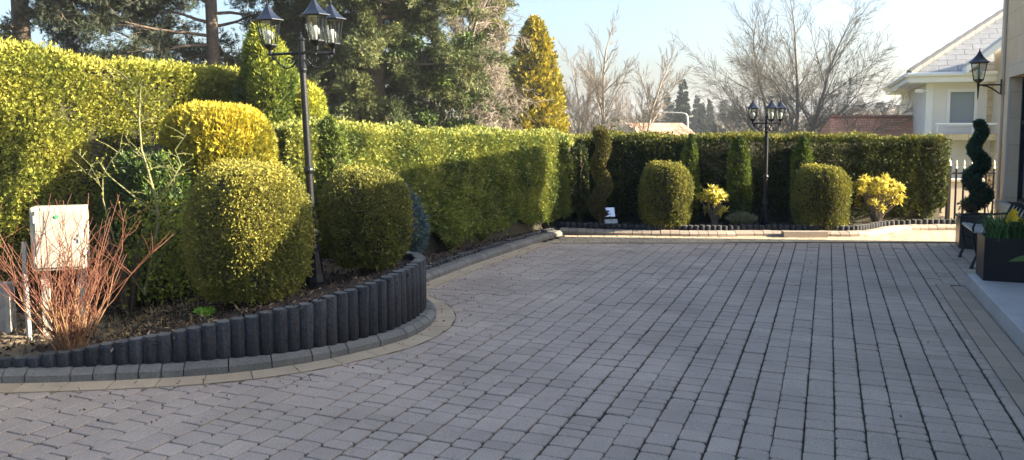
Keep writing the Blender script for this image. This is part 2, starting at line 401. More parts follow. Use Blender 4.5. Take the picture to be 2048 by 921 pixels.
near_kerb = [(-6.5, 5.15), (-5.0, 4.86), (-3.9, 4.75), (-3.17, 4.76), (-2.58, 4.81), (-2.2, 4.87), (-1.85, 4.95), (-1.53, 5.09), (-1.28, 5.26), (-1.02, 5.50), (-.83, 5.71), (-.69, 6.03), (-.63, 6.36), (-.67, 6.68), (-.79, 7.0), (-.99, 7.25), (-1.22, 7.46)]
hedge_kerb = [(-1.15, 7.3), (-.91, 7.82), (-.43, 8.97), (.17, 10.23), (.50, 10.9), (.78, 11.42)]
far_kerb = [(.70, 11.55), (1.1, 11.42), (1.63, 11.30), (2.4, 11.20), (2.9, 11.18), (3.45, 11.22), (4.2, 11.20), (4.8, 11.16), (5.15, 11.22), (5.5, 11.50), (5.85, 11.78), (6.3, 11.90), (7.2, 11.92)]
kp_near, kp_hedge, kp_far = smooth_path(near_kerb, .135), smooth_path(hedge_kerb, .135), smooth_path(far_kerb, .135)
def inside_bed(p):
    """is a driveway point behind one of the kerbs"""
    for path in (smooth_cache['n'], smooth_cache['h'], smooth_cache['f']):
        best = min(range(len(path)), key=lambda i: (path[i]-p).length_squared)
        if (path[best]-p).length < 1.2 and (p-path[best]).dot(smooth_cache['N'][id(path)][best]) > .10: return True
    return False
smooth_cache = {'n': kp_near, 'h': kp_hedge, 'f': kp_far}
smooth_cache['N'] = {id(p): sides(p) for p in (kp_near, kp_hedge, kp_far)}

# the setts: real blocks laid in rows of one width and three lengths
jm = MB(); jm.poly([(-14, -6, -.012), (14, -6, -.012), (14, 13.2, -.012), (-14, 13.2, -.012)])
jm = jm.build('joint_bed', M['joint']); tag(jm, kind='structure')
pv = MB(); rnd = random.Random(5); RW = .150
for row in range(-72, 62):
    u = -7+rnd.random()*.3; c0 = row*RW
    wavy = rnd.uniform(-.003, .003)
    while u < 16.5:
        L = rnd.choices([.07, .10, .135, .165, .20], [1.2, 3, 6, 3, 2])[0]
        ctr = NV*(c0+wavy)+U*(u+L/2); u += L
        if not (-4.9 < ctr.x < 7.6 and .9 < ctr.y < 11.4) or abs(ctr.x) > ctr.y*.72+.8: continue
        if inside_bed(ctr): continue
        hl, hw, j, b = L/2-rnd.uniform(.0032, .0052), RW/2-rnd.uniform(.0036, .0054), .004, .012
        cut = rnd.choice([.007, .009, .012, .016])
        o8 = []
        for sx, sy in ((1, -1), (1, 1), (-1, 1), (-1, -1)):
            jx, jy = rnd.uniform(-.002, .002), rnd.uniform(-.002, .002)
            cs = [(sx*(hl)+jx, sy*(hw-cut)+jy), (sx*(hl-cut)+jx, sy*hw+jy)]
            if sx*sy > 0: o8 += cs
            else: o8 += cs[::-1]
        z = rnd.gauss(0, .0016); tz = rnd.gauss(0, .006), rnd.gauss(0, .006)
        vs = []
        for k_, zz in ((1, -.014), (1, -.004), (.93, 0)):
            for (a, w) in o8:
                aa = a*(1-(1-k_)*.05/max(hl, .03)) if k_ < 1 else a; ww = w*k_ if k_ < 1 else w
                vs.append(ctr+U*aa+NV*ww+Vector((0, 0, zz+z+tz[0]*aa+tz[1]*ww)))
        fs = [tuple(range(16, 24))]
        for q in (0, 8):
            for i in range(8): fs.append((q+i, q+(i+1) % 8, q+8+(i+1) % 8, q+8+i))
        t = min(1, max(0, rnd.gauss(.45, .17))) if rnd.random() > .02 else .9
        pv.add(vs, fs, 0, t)
d = pv.build('driveway', M['sett']); tag(d, kind='structure')
# flip check is not needed: both sides shade the same

def band(mb, path, off0, off1, z0, z1, per, gap=.006, mi=0, rr=None, jj=.05):
    """blocks laid side by side along a path between two offsets"""
    N = sides(path)
    for i in range(0, len(path)-per, per):
        a, b = path[i], path[i+per]; na, nb = N[i], N[i+per]
        g_ = (b-a).normalized()*gap/2; mid = path[i+per//2] if per > 1 else None
        t = min(1, max(0, random.gauss(.5, .22)))
        rings = []
        for z, e in ((z0, 0), (z1-.004, 0), (z1, .004)):
            rings += [a+na*(off0+e)+g_, b+nb*(off0+e)-g_, b+nb*(off1-e)-g_, a+na*(off1-e)+g_]
            for q in range(4): rings[-1-q] = rings[-1-q]+Vector((0, 0, z))
        fs = [(8, 9, 10, 11)]
        for q in (0, 4):
            for k in range(4): fs.append((q+k, q+(k+1) % 4, q+4+(k+1) % 4, q+4+k))
        mb.add(rings, fs, mi, t)
def strip(mb, path, off0, off1, z, mi=0):
    N = sides(path)
    for i in range(len(path)-1):
        mb.poly([path[i]+N[i]*off0+Vector((0, 0, z)), path[i+1]+N[i+1]*off0+Vector((0, 0, z)), path[i+1]+N[i+1]*off1+Vector((0, 0, z)), path[i]+N[i]*off1+Vector((0, 0, z))], mi)
bm_ = MB()
band(bm_, kp_near, -.165, .02, -.01, .009, 2); strip(bm_, kp_near, -.168, .02, .0055, 1)
band(bm_, kp_hedge, -.165, .02, -.01, .013, 2); strip(bm_, kp_hedge, -.168, .02, .0095, 1)
# far border: straight-fronted, filled up to the kerb
for k in range(0, 36):
    x0 = .10+k*.19; x1 = x0+.183
    for r_ in range(4):
        yb = 10.62+r_*.17 + (.05 if x0 > 2.9 else 0)
        if x0 > 5.0: pass
        bx0 = x0+(.09 if r_ % 2 else 0)
        c = Vector((bx0+.09, yb+.08, 0))
        if c.y-.06 > np.interp(c.x, [q.x for q in kp_far], [q.y for q in kp_far]): continue
        lx = np.interp(c.y, [q.y for q in kp_hedge], [q.x for q in kp_hedge])
        if c.x < lx+.02: continue
        bm_.cbox(c+Vector((0, 0, .004)), (.183, .163, .028), .003, 0, 0, min(1, max(0, random.gauss(.5, .25))))
for r_ in range(4, 8):
    for k in range(0, 12):
        x0 = 5.0+k*.19+(.09 if r_ % 2 else 0); yb = 10.67+r_*.17
        c = Vector((x0+.09, yb+.08, 0))
        if c.y-.02 > np.interp(c.x, [q.x for q in kp_far], [q.y for q in kp_far]): continue
        bm_.cbox(c+Vector((0, 0, .004)), (.183, .163, .028), .003, 0, 0, min(1, max(0, random.gauss(.5, .25))))
bm_.poly([(.0, 10.66, .013), (7.3, 10.66, .013), (7.3, 11.9, .013), (.0, 11.9, .013)][::1], 1)
# border beside the step
stepc = Vector((4.55, 7.75, 0))
spath = [stepc+NV*-.02-U*(.0+.135*i) for i in range(60)]
band(bm_, spath, -.26, -.133, -.01, .010, 2, mi=2); band(bm_, [p-U*.07 for p in spath], -.127, -.005, -.01, .010, 2, mi=2); strip(bm_, spath, -.265, 0, .0065, 1)
tag(bm_.build('border_paving', [M['tan'], M['joint'], M['tan2']]), kind='structure')

# kerbs
km = MB()
def kerb(path, h, mi=0, long_every=0):
    N = sides(path); i = 0
    while i < len(path)-1:
        st = 1
        if long_every and random.random() < long_every and i < len(path)-3: st = 2
        a, b = path[i], path[i+st]; na, nb = N[i], N[i+st]; g_ = (b-a).normalized()*.004
        sect = [(0, -.01), (-.002, h*.62), (.035, h), (.125, h+.004), (.125, -.01)]
        dz = random.uniform(-.003, .003)
        vs = [a+na*o+g_+Vector((0, 0, z+dz)) for o, z in sect]+[b+nb*o-g_+Vector((0, 0, z+dz)) for o, z in sect]
        fs = [(k, k+5, k+6, k+1) for k in range(4)]+[(0, 1, 2, 3, 4), (9, 8, 7, 6, 5)]
        km.add(vs, fs, mi, min(1, max(0, random.gauss(.5, .22)))); i += st
kerb(kp_near, .085, 0, .12); kerb(kp_hedge, .085, 0, .2); kerb(kp_far, .085, 1, .1)
km.box((4.18, 11.14, .045), (.62, .13, .11), 0, 1, .3)
tag(km.build('kerb', [M['kerb'], M['kerbwarm']]), kind='structure')

# ------------------------------------------------------------ beds
def zbed(x, y):
    t = .10+.158*(max(-4.2, min(-.75, x))+3.2)
    return max(.125, t)
log_pts = [(-5.2, 5.05), (-4.4, 4.92), (-3.75, 4.86), (-3.17, 4.87), (-2.58, 4.92), (-2.17, 4.98), (-1.85, 5.07), (-1.55, 5.19), (-1.33, 5.34), (-1.11, 5.55), (-.93, 5.80), (-.82, 6.09), (-.77, 6.38), (-.80, 6.66), (-.93, 6.93), (-1.14, 7.16), (-1.42, 7.34), (-1.8, 7.5)]
lp = smooth_path(log_pts, .088)
# raised mulch bed: grid clipped by the log line
bed = MB(); st = .06; lx = [p for p in lp]
def behind_logs(x, y):
    p = Vector((x, y, 0)); i = min(range(len(lp)), key=lambda k: (lp[k]-p).length_squared)
    return (p-lp[i]).dot(LN[i]) > -.05
LN = sides(lp)
gxs = np.arange(-6.2, -.7, st); gys = np.arange(4.8, 8.6, st)
idx = {}
def bz(x, y):
    q = np.array([[x, y, 0.]])
    hump = .035*math.exp(-((x+3.35)**2+(y-5.5)**2)/.5)
    return zbed(x, y)-.025+.018*float(wob(q, 4)[0])+.012*float(wob(q, 11)[0])+hump
for j, y in enumerate(gys):
    for i, x in enumerate(gxs):
        if behind_logs(x, y): idx[i, j] = len(bed.v); bed.v.append((x, y, bz(x, y)))
for (i, j), a in idx.items():
    q = [(i, j), (i+1, j), (i+1, j+1), (i, j+1)]
    if all(k in idx for k in q):
        cx, cy = gxs[i], gys[j]
        bed.f.append(tuple(idx[k] for k in q)); bed.m.append(1 if (cx < -3.0+.25*math.sin(cy*7) and cy < 6.1) else 0); bed.t.append(.5)
for i in range(len(lp)-1):
    for o0, o1 in ((.03, .12), (.12, .22)):
        bed.poly([(p.x, p.y, zbed(p.x, p.y)-.032) for p in (lp[i]+LN[i]*o0, lp[i+1]+LN[i+1]*o0, lp[i+1]+LN[i+1]*o1, lp[i]+LN[i]*o1)])
tag(bed.build('raised_soil_bed', [M['soil'], M['drysoil']], smooth=True), kind='structure')
# low bed along the hedge and the far bed
lb = MB()
def low_bed(path, w, z=.075):
    N = sides(path)
    for i in range(len(path)-1):
        for k in range(int(w/.08)):
            o0, o1 = .11+k*.08, .11+(k+1)*.08
            P_ = [path[i]+N[i]*o0, path[i+1]+N[i+1]*o0, path[i+1]+N[i+1]*o1, path[i]+N[i]*o1]
            lb.poly([(p.x, p.y, z+.02*min(1, k/3)+.012*math.sin(p.x*23+p.y*17)) for p in P_])
low_bed(kp_hedge, .75); low_bed(kp_far, 1.0)
tag(lb.build('low_soil_bed', M['soil']), kind='structure')
# mulch chips and dry litter: uncountable
def scatter_chips(name, n, region, zf, m, L, Wd, label, tone=.5):
    P = []
    while len(P) < n:
        p = region()
        if p is not None: P.append((p[0], p[1], zf(p[0], p[1])))
    P = np.array(P); N = np.tile([0, 0, 1.0], (len(P), 1))
    V, T = leaves(P, N, L, Wd, fan=1, up=0, jit=1.0, out=.25, tone=tone, tvar=.25)
    o = build_leaves(name, V, T, m); tag(o, label, 'mulch', kind='stuff')
def reg1():
    x, y = random.uniform(-5, -.8), random.uniform(4.85, 8.2)
    return (x, y) if behind_logs(x, y) else None
scatter_chips('bark_mulch', 9000, reg1, lambda x, y: bz(x, y)+.002, M['chip'], .035, .018, 'dark bark mulch chips covering the raised bed', .42)
def reg2():
    if random.random() < .5:
        i = random.randrange(len(kp_hedge)); n_ = smooth_cache['N'][id(kp_hedge)][i]; p = kp_hedge[i]+n_*random.uniform(.14, .7)
    else:
        i = random.randrange(len(kp_far)); n_ = smooth_cache['N'][id(kp_far)][i]; p = kp_far[i]+n_*random.uniform(.2, .8)
    return (p.x+random.uniform(-.07, .07), p.y)
scatter_chips('soil_crumbs', 3500, reg2, lambda x, y: .098, M['chip'], .035, .02, 'dark soil crumbs along the low beds', .4)
def reg3():
    x, y = random.gauss(-2.75, .55), random.gauss(5.75, .38)
    return (x, y) if behind_logs(x, y) else None
scatter_chips('dry_leaf_litter', 1800, reg3, lambda x, y: bz(x, y)+.012, M['litter'], .05, .012, 'dry pale stalks and leaf litter under the shrubs', .55)

def reg4():
    r_ = random.random()
    if r_ < .45:
        i = random.randrange(len(kp_near)); p = kp_near[i]-smooth_cache['N'][id(kp_near)][i]*abs(random.gauss(.0, .35)); return (p.x, p.y)
    if r_ < .8:
        i = random.randrange(len(kp_hedge)); p = kp_hedge[i]-smooth_cache['N'][id(kp_hedge)][i]*abs(random.gauss(.0, .3)); return (p.x, p.y)
    return (random.uniform(-2.5, 5.5), random.uniform(3, 10.5))
scatter_chips('fallen_debris', 520, reg4, lambda x, y: .012, M['chip'], .022, .009, 'small dark leaf crumbs lying on the paving near the kerbs', .45)
# ------------------------------------------------------------ log edging
def log_edging(name, label, path, zb, ztop, r, tops=True, start=0, end=None):
    base = path[start]; root = empty(name, (base.x, base.y, 0), label, 'edging')
    for i in range(start, end or len(path)):
        p = path[i]; h = ztop(p, i)+random.gauss(0, .0035); mb = MB(); t = min(1, max(0, random.gauss(.5, .2)))
        mb.lathe([(zb, r), (h-.008, r), (h, r-.006)], 14, (0, 0, 0), 0, t)
        o = MB(); 
        top = [(r-.008)*math.cos(2*PI*k/14) for k in range(14)]
        mb.poly([((r-.008)*math.cos(2*PI*k/14), (r-.008)*math.sin(2*PI*k/14), h+.002) for k in range(14)], 1, t)
        lo = mb.build('log', [M['log'], M['logtop']], root, smooth=False)
        for pl in lo.data.polygons: pl.use_smooth = abs(pl.normal.z) < .3
        lo.location = (p.x-base.x, p.y-base.y, 0); lo.rotation_euler = (random.gauss(0, .008), random.gauss(0, .008), random.random())
    return root
log_edging('log_edging', 'tall curved wall of charcoal logs round the raised bed', lp, .0, lambda p, i: zbed(p.x, p.y)+.015, .054, end=min(len(lp), 75))
hp = [p+n*.165 for p, n in zip(smooth_path(hedge_kerb, .085), sides(smooth_path(hedge_kerb, .085)))]
log_edging('log_edging', 'low straight row of small dark logs below the shaded side hedge', hp, .0, lambda p, i: .115, .038, start=4)
fpth = smooth_path(far_kerb, .088)
fp = [p+n*.175 for p, n in zip(fpth, sides(fpth))]
log_edging('log_edging', 'long wavy row of small logs at the foot of the far hedge', fp, .0, lambda p, i: .155, .040)

# ------------------------------------------------------------ hedges
def hedge(name, label, A, B, hA, hB, th, dens, m, L, Wd, tone=.5, toptone=.2, bump=.035, z0=0, ends=True, fan=3, up=.3, jit=.55, core_in=.06, topround=.05, tamp=.14):
    A, B = Vector(A), Vector(B); d = (B-A); ln = d.length; d.normalize(); n = Vector((d.y, -d.x, 0))      # n: towards the drive
    d_, n_ = np.array(d), np.array(n); a0 = np.array(A)
    Ps = []; Ns = []; TT = []
    def face(cnt, f, nn, t):
        u = RNG.random(cnt); v = RNG.random(cnt); P = f(u, v); Ps.append(P); Ns.append(np.tile(nn, (cnt, 1))); TT.append(np.full(cnt, t))
    H = lambda u: hA+(hB-hA)*u
    face(int(ln*max(hA, hB)*dens), lambda u, v: a0+d_*(u*ln)[:, None]+np.array([0, 0, 1])*(z0+v**.96*(H(u)-z0))[:, None]-n_*(np.clip(v-.965, 0, 1)*1.2)[:, None], n_, 0)
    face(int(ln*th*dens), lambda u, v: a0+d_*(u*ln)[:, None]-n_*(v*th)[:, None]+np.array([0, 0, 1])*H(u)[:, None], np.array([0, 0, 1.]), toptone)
    face(int(ln*max(hA, hB)*dens*.25), lambda u, v: a0+d_*(u*ln)[:, None]-n_*th+np.array([0, 0, 1])*(v*H(u))[:, None], -n_, 0)
    if ends:
        for uu, s in ((0, -1), (1, 1)):
            hh = H(uu)
            face(int(hh*th*dens), lambda u, v: a0+d_*(uu*ln)-n_*(u*th)[:, None]+np.array([0, 0, 1])*(z0+v*(hh-z0))[:, None], d_*s, 0)
    P = np.concatenate(Ps); N = np.concatenate(Ns); T0 = np.concatenate(TT)
    P = P+N*(bump*wob(P, 2.2)[:, None]+bump*.5*wob(P, 7)[:, None]+RNG.normal(size=(len(P), 1))*.028-.012)
    hem = P[:, 2] > z0+.05+.10*(1+wob(P*np.array([1, 1, 0]), 6)); thin = (wob(P, 6)+.6*wob(P, 19)) > RNG.uniform(-2.4, -.25, len(P))
    P = P[hem & thin]; N = N[hem & thin]; T0 = T0[hem & thin]
    V, T = leaves(P, N, L, Wd, fan=fan, up=up, jit=jit, tone=tone, tamp=tamp, ts=5, tvar=.11)
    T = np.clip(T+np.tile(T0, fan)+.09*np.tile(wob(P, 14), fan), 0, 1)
    c = core_in
    q = [A+d*c-n*c, B-d*c-n*c, B-d*c-n*(th-c), A+d*c-n*(th-c)]
    cv = [(p.x, p.y, z0-.03) for p in q]+[(q[0].x, q[0].y, hA-c), (q[1].x, q[1].y, hB-c), (q[2].x, q[2].y, hB-c), (q[3].x, q[3].y, hA-c)]
    cf = [(4, 5, 6, 7), (0, 1, 5, 4), (1, 2, 6, 5), (2, 3, 7, 6), (3, 0, 4, 7)]
    sb = MB(); sb.add(cv, cf)
    for k in range(int(ln/.16)):
        b0 = A+d*(k*.16+random.uniform(-.05, .05)+.08)-n*random.uniform(.08, .26); zz = max(.0, z0-.06)
        sb.tube([b0+Vector((0, 0, zz)), b0+Vector((random.uniform(-.03, .03), random.uniform(-.03, .03), zz+.2)), b0+n*random.uniform(-.02, .1)+Vector((random.uniform(-.06, .06), 0, zz+.42))], [.016, .012, .007], 5)
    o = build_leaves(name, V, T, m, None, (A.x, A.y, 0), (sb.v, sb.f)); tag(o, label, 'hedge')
    return o
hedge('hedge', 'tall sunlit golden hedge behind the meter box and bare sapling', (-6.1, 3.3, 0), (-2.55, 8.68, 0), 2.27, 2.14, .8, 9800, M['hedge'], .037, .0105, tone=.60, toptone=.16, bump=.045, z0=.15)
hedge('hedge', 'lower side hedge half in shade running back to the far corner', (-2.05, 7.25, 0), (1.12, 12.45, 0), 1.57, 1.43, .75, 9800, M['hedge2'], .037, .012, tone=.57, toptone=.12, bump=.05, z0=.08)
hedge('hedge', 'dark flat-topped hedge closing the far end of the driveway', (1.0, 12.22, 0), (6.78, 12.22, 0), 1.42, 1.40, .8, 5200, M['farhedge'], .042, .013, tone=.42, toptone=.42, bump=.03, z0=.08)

# ------------------------------------------------------------ clipped shrubs
def shrub(name, label, cat, px_loc, prof, m, dens=6500, L=.026, Wd=.013, tone=.5, group=None, bump=.02, up=.2, jit=.6, coremat=None, ins=.04, fan=3, toplit=0, bs=4., skirt=True, sx=1.0, nst=6):
    loc = Vector(px_loc); root = empty(name, loc, label, cat, group)
    P, N = lathe_pts(prof, dens, (0, 0, 0), bump, bs, sx)
    zt = max(z for z, r in prof)
    if m is M['ball']:                    # thin patches and stray shoots
        keep = (wob(P, 9)+.5*wob(P, 23)) > RNG.uniform(-2.6, -.55, len(P)); P = P[keep]; N = N[keep]
        ns = len(P)//60; ii = RNG.integers(0, len(P), ns); P = np.concatenate([P]+[P[ii]+N[ii]*q_ for q_ in (.012, .024, .036)]); N = np.concatenate([N, N[ii], N[ii], N[ii]])
    elif m in (M['column'], M['gold_ball'], M['yew']):      # hanging sprays with dark hollows between them
        Q_ = P*np.array([1, 1, .45]); k_ = 30 if prof[0][1] < .22 else 17
        keep = (wob(Q_, k_*.45)+.8*wob(Q_, k_)) > RNG.uniform(-2.2, -.1, len(P)); P = P[keep]; N = N[keep]
    V, T = leaves(P, N, L, Wd, fan=fan, up=up, jit=jit, tone=tone, ts=4, tvar=.14)
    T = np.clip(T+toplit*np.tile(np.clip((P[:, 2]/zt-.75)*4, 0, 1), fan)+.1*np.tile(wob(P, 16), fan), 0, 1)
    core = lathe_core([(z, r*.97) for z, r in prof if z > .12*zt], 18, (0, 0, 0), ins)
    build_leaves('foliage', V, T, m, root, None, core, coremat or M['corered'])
    sm = MB(); stems(sm, (0, 0, 0), prof[0][0]+.3, prof[0][1]*.6, nst, 0); sm.build('stem', M['twig'], root)
    return root
g1 = 'clipped barrel shaped shrubs'
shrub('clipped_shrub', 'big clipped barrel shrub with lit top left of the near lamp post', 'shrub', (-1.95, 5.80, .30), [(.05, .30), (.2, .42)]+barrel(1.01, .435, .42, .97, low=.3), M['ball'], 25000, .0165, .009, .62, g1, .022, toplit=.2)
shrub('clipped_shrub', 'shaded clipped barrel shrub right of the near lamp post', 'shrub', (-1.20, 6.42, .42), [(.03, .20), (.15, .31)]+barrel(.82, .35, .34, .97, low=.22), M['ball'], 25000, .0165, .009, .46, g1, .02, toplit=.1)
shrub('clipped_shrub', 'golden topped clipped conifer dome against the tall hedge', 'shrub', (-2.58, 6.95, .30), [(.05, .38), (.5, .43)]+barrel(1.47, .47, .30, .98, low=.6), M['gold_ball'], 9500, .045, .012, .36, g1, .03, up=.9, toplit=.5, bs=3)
shrub('clipped_shrub', 'clipped barrel shrub near the left of the far bed', 'shrub', (2.29, 11.66, .10), [(.0, .30), (.1, .35)]+barrel(.95, .39, .38, .98, low=.2), M['ball'], 9000, .024, .012, .50, g1, .02, toplit=.2)
shrub('clipped_shrub', 'clipped barrel shrub in the far bed right of the lamp post', 'shrub', (4.60, 11.66, .10), [(.0, .34), (.1, .38)]+barrel(.90, .405, .34, .98, low=.2), M['ball'], 9000, .024, .012, .52, g1, .015, toplit=.2)
# columns against the far hedge
g2 = 'slim columnar conifers against the far hedge'
def colprof(h, r, pw=.5): return [(0, r*.7), (.1*h, r*.95), (.4*h, r), (.7*h, r*.9), (.86*h, r*.72), (.95*h, r*.45), (h, .01)]
shrub('columnar_conifer', 'slim columnar conifer just behind the left barrel shrub', 'conifer', (2.74, 12.05, .08), colprof(1.40, .125), M['column'], 5000, .045, .014, .44, g2, .02, up=.8)
shrub('columnar_conifer', 'slim columnar conifer between the yellow bush and the far lamp', 'conifer', (3.49, 12.02, .08), colprof(1.37, .16), M['column'], 5000, .045, .014, .44, g2, .02, up=.8)
shrub('columnar_conifer', 'slim columnar conifer rising behind the right barrel shrub', 'conifer', (4.48, 12.08, .08), colprof(1.38, .145), M['column'], 5000, .045, .014, .44, g2, .02, up=.8)
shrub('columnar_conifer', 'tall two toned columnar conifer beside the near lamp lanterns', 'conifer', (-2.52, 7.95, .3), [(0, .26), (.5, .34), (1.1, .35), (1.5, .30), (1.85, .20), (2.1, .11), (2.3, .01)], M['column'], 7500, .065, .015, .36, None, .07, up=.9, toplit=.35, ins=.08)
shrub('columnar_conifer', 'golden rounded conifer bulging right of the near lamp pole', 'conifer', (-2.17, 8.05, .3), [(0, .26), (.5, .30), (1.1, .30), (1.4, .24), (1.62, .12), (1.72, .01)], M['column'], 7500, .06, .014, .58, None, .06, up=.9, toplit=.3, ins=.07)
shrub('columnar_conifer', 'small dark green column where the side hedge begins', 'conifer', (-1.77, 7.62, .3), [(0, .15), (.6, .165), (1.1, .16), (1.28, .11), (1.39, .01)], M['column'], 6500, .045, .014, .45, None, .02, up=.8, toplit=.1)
shrub('blue_spruce', 'small blue spruce peeping from behind the shaded barrel shrub', 'conifer', (-1.03, 7.40, .12), [(0, .10), (.3, .15), (.6, .17), (.78, .13), (.9, .02)], M['bluespruce'], 3500, .06, .008, .5, None, .06, up=.1, jit=.8)
shrub('dark_conifer', 'dark round conifer in shade behind the bare sapling', 'conifer', (-2.98, 6.60, .2), [(0, .30), (.4, .42), (.8, .40), (1.1, .25), (1.25, .02)], M['ever'], 4500, .05, .015, .35, None, .05, up=.5)

def spiral_topiary(name, label, loc, z0, H, turns, R0, r0, R1, r1, m, dens, L, Wd, ph=0, tone=.45, hand=1, coremat=None, gp_=None):
    root = empty(name, loc, label, 'topiary'); n = int(dens); t = RNG.random(n)**.85
    a = ph+hand*turns*2*PI*t; Rr = R0+(R1-R0)*t; rr = r0+(r1-r0)*t
    C = np.stack([Rr*np.cos(a), Rr*np.sin(a), z0+H*t], 1)
    Nn = nrm(RNG.normal(size=(n, 3))); Nn[:, 2] *= .8
    P = C+Nn*rr[:, None]*RNG.uniform(.8, 1.05, (n, 1))
    V, T = leaves(P, Nn, L, Wd, fan=3, up=.3, jit=.5, tone=tone)
    cm = MB(); pts = []; rad = []
    for k in range(60):
        tt = k/59; aa = ph+hand*turns*2*PI*tt; RR = R0+(R1-R0)*tt
        pts.append((RR*math.cos(aa), RR*math.sin(aa), z0+H*tt)); rad.append((r0+(r1-r0)*tt)*.8)
    cm.tube(pts, rad, 8)
    build_leaves('foliage', V, T, m, root, None, (cm.v, cm.f), coremat or M['corered'])
    s = MB(); s.tube([(0, 0, -.05), (.01, 0, H*.5), (0, 0, z0+H)], [.025, .018, .006], 6); s.build('stem', M['twig'], root)
    return root
spiral_topiary('spiral_topiary', 'bronze spiral topiary in the far left corner of the beds', (1.33, 11.72, .09), .12, 1.33, 2.3, .085, .122, .030, .100, M['yew'], 11000, .028, .012, .6, .62)
shrub('shade_column', 'thin dark column added left of the bronze spiral as its shadow side', 'shrub', (1.04, 12.0, .09), [(0, .05), (.3, .11), (.9, .13), (1.2, .10), (1.33, .01)], M['farhedge'], 2400, .035, .014, .25, None, .03, ins=.09)  # added dark growth, stands for the shaded side of the spiral

# yellow bushes
def yellow_bush(label, loc, heads, h, spread, seed, side=0):
    rr = random.Random(seed); root = empty('yellow_bush', loc, label, 'bush'); st_ = MB(); Ps = []; Ns = []
    for k in range(heads):
        a = rr.random()*2*PI; q = math.sqrt(rr.random()); e = Vector((math.cos(a)*spread*q, math.sin(a)*spread*q*.8, h*(.62+.38*rr.random()*(1.1-q*.6))))
        if rr.random() < .18: e.z = h*rr.uniform(.35, .6)
        e.x += rr.gauss(0, .02)
        st_.tube([(rr.uniform(-.03, .03), rr.uniform(-.03, .03), -.02), (e.x*.35, e.y*.35, e.z*.45), e], [.011, .008, .005], 4)
        for j in range(34):
            v = Vector((rr.gauss(0, 1), rr.gauss(0, 1), rr.gauss(.3, .8))).normalized()
            Ps.append(e+v*rr.uniform(0, .012)); Ns.append(v)
    V, T = leaves(np.array(Ps), np.array(Ns), .075, .026, fan=1, up=.1, jit=.25, tone=.6, tvar=.22)
    build_leaves('foliage', V, T, M['yellowbush'], root); st_.build('stem', M['barkgrey'], root)
    return root
yellow_bush('small yellow leaved bush on bare stems left of the far lamp', (3.02, 11.62, .09), 28, .60, .20, 1)
yellow_bush('wide yellow leaved bush near the right end of the far hedge', (5.58, 11.95, .09), 58, .78, .35, 2)
# lavender
root = empty('lavender_bush', (3.42, 11.62, .09), 'low grey-green lavender at the foot of the far lamp post', 'bush')
n = 1500; a = RNG.random(n)*2*PI; q = RNG.random(n)**.5
N_ = nrm(np.stack([np.cos(a)*q, np.sin(a)*q, .55+.2*RNG.random(n)], 1)); P_ = N_*RNG.uniform(.05, .25, (n, 1))*np.array([1, .8, .85])
V, T = leaves(P_, N_, .09, .010, 2, .3, .25, tone=.55); build_leaves('foliage', V, T, M['lav'], root)
# lime plant on the mulch
pz = gp(410, 632, .26); root = empty('lime_plant', (pz.x, pz.y, bz(pz.x, pz.y)), 'tiny lime green seedling plant on the bare mulch', 'plant')
n = 260; a = RNG.random(n)*2*PI; N_ = nrm(np.stack([np.cos(a), np.sin(a), .7+RNG.random(n)], 1)); P_ = N_*RNG.uniform(.01, .075, (n, 1))*np.array([1, 1, .6])
V, T = leaves(P_, N_, .032, .022, 1, .2, .5, tone=.6); build_leaves('foliage', V, T, M['lime'], root)

# ------------------------------------------------------------ bare shrubs and trees
def grow(mb, p, d, L, r, lev, P, tips, rr):
    """one branch, then its children: P = per-level dicts"""
    c = P[lev]; k = c.get('seg', 4); pts = [p.copy()]; rad = [r]; q = p.copy(); dd = d.copy()
    for i in range(k):
        dd = (dd+Vector((rr.gauss(0, c['jit']), rr.gauss(0, c['jit']), rr.gauss(0, c['jit'])+c['trop']))).normalized()
        q = q+dd*(L/k); pts.append(q.copy()); rad.append(max(r*(1-(i+1)/k*c.get('taper', .7)), P['rmin']))
    mb.tube(pts, rad, c.get('n', 5), c.get('mi', 0), rr.random(), cap=False)
    if lev+1 >= P['levels']:
        tips.append((pts[-1], dd)); tips.append((pts[len(pts)//2], dd)); return
    nc = P[lev+1]['count']; nc = max(1, int(nc*rr.uniform(.75, 1.25)))
    s0 = P[lev+1].get('start', .3)
    for j in range(nc):
        t = s0+(1-s0)*((j+rr.random())/nc); f_ = t*k; i = min(int(f_), k-1); w = f_-i
        b = pts[i].lerp(pts[i+1], w); br = rad[i]+(rad[i+1]-rad[i])*w
        ax = (pts[i+1]-pts[i]).normalized(); pr = ax.orthogonal(); pr.rotate(Matrix.Rotation(rr.random()*2*PI, 3, ax)); pr.normalize()
        fl = P.get('flat', 1); pr.z *= fl
        ang = P[lev+1]['ang']*rr.uniform(.7, 1.25); nd = (ax*math.cos(ang)+pr*math.sin(ang)).normalized()
        grow(mb, b, nd, L*P[lev+1]['len']*rr.uniform(.65, 1.2)*(1.1-.45*t), max(br*P[lev+1].get('rf', .6), P['rmin']), lev+1, P, tips, rr)
    if P[lev+1].get('lead', True): grow(mb, pts[-1], dd, L*P[lev+1]['len']*.9, rad[-1], lev+1, P, tips, rr)

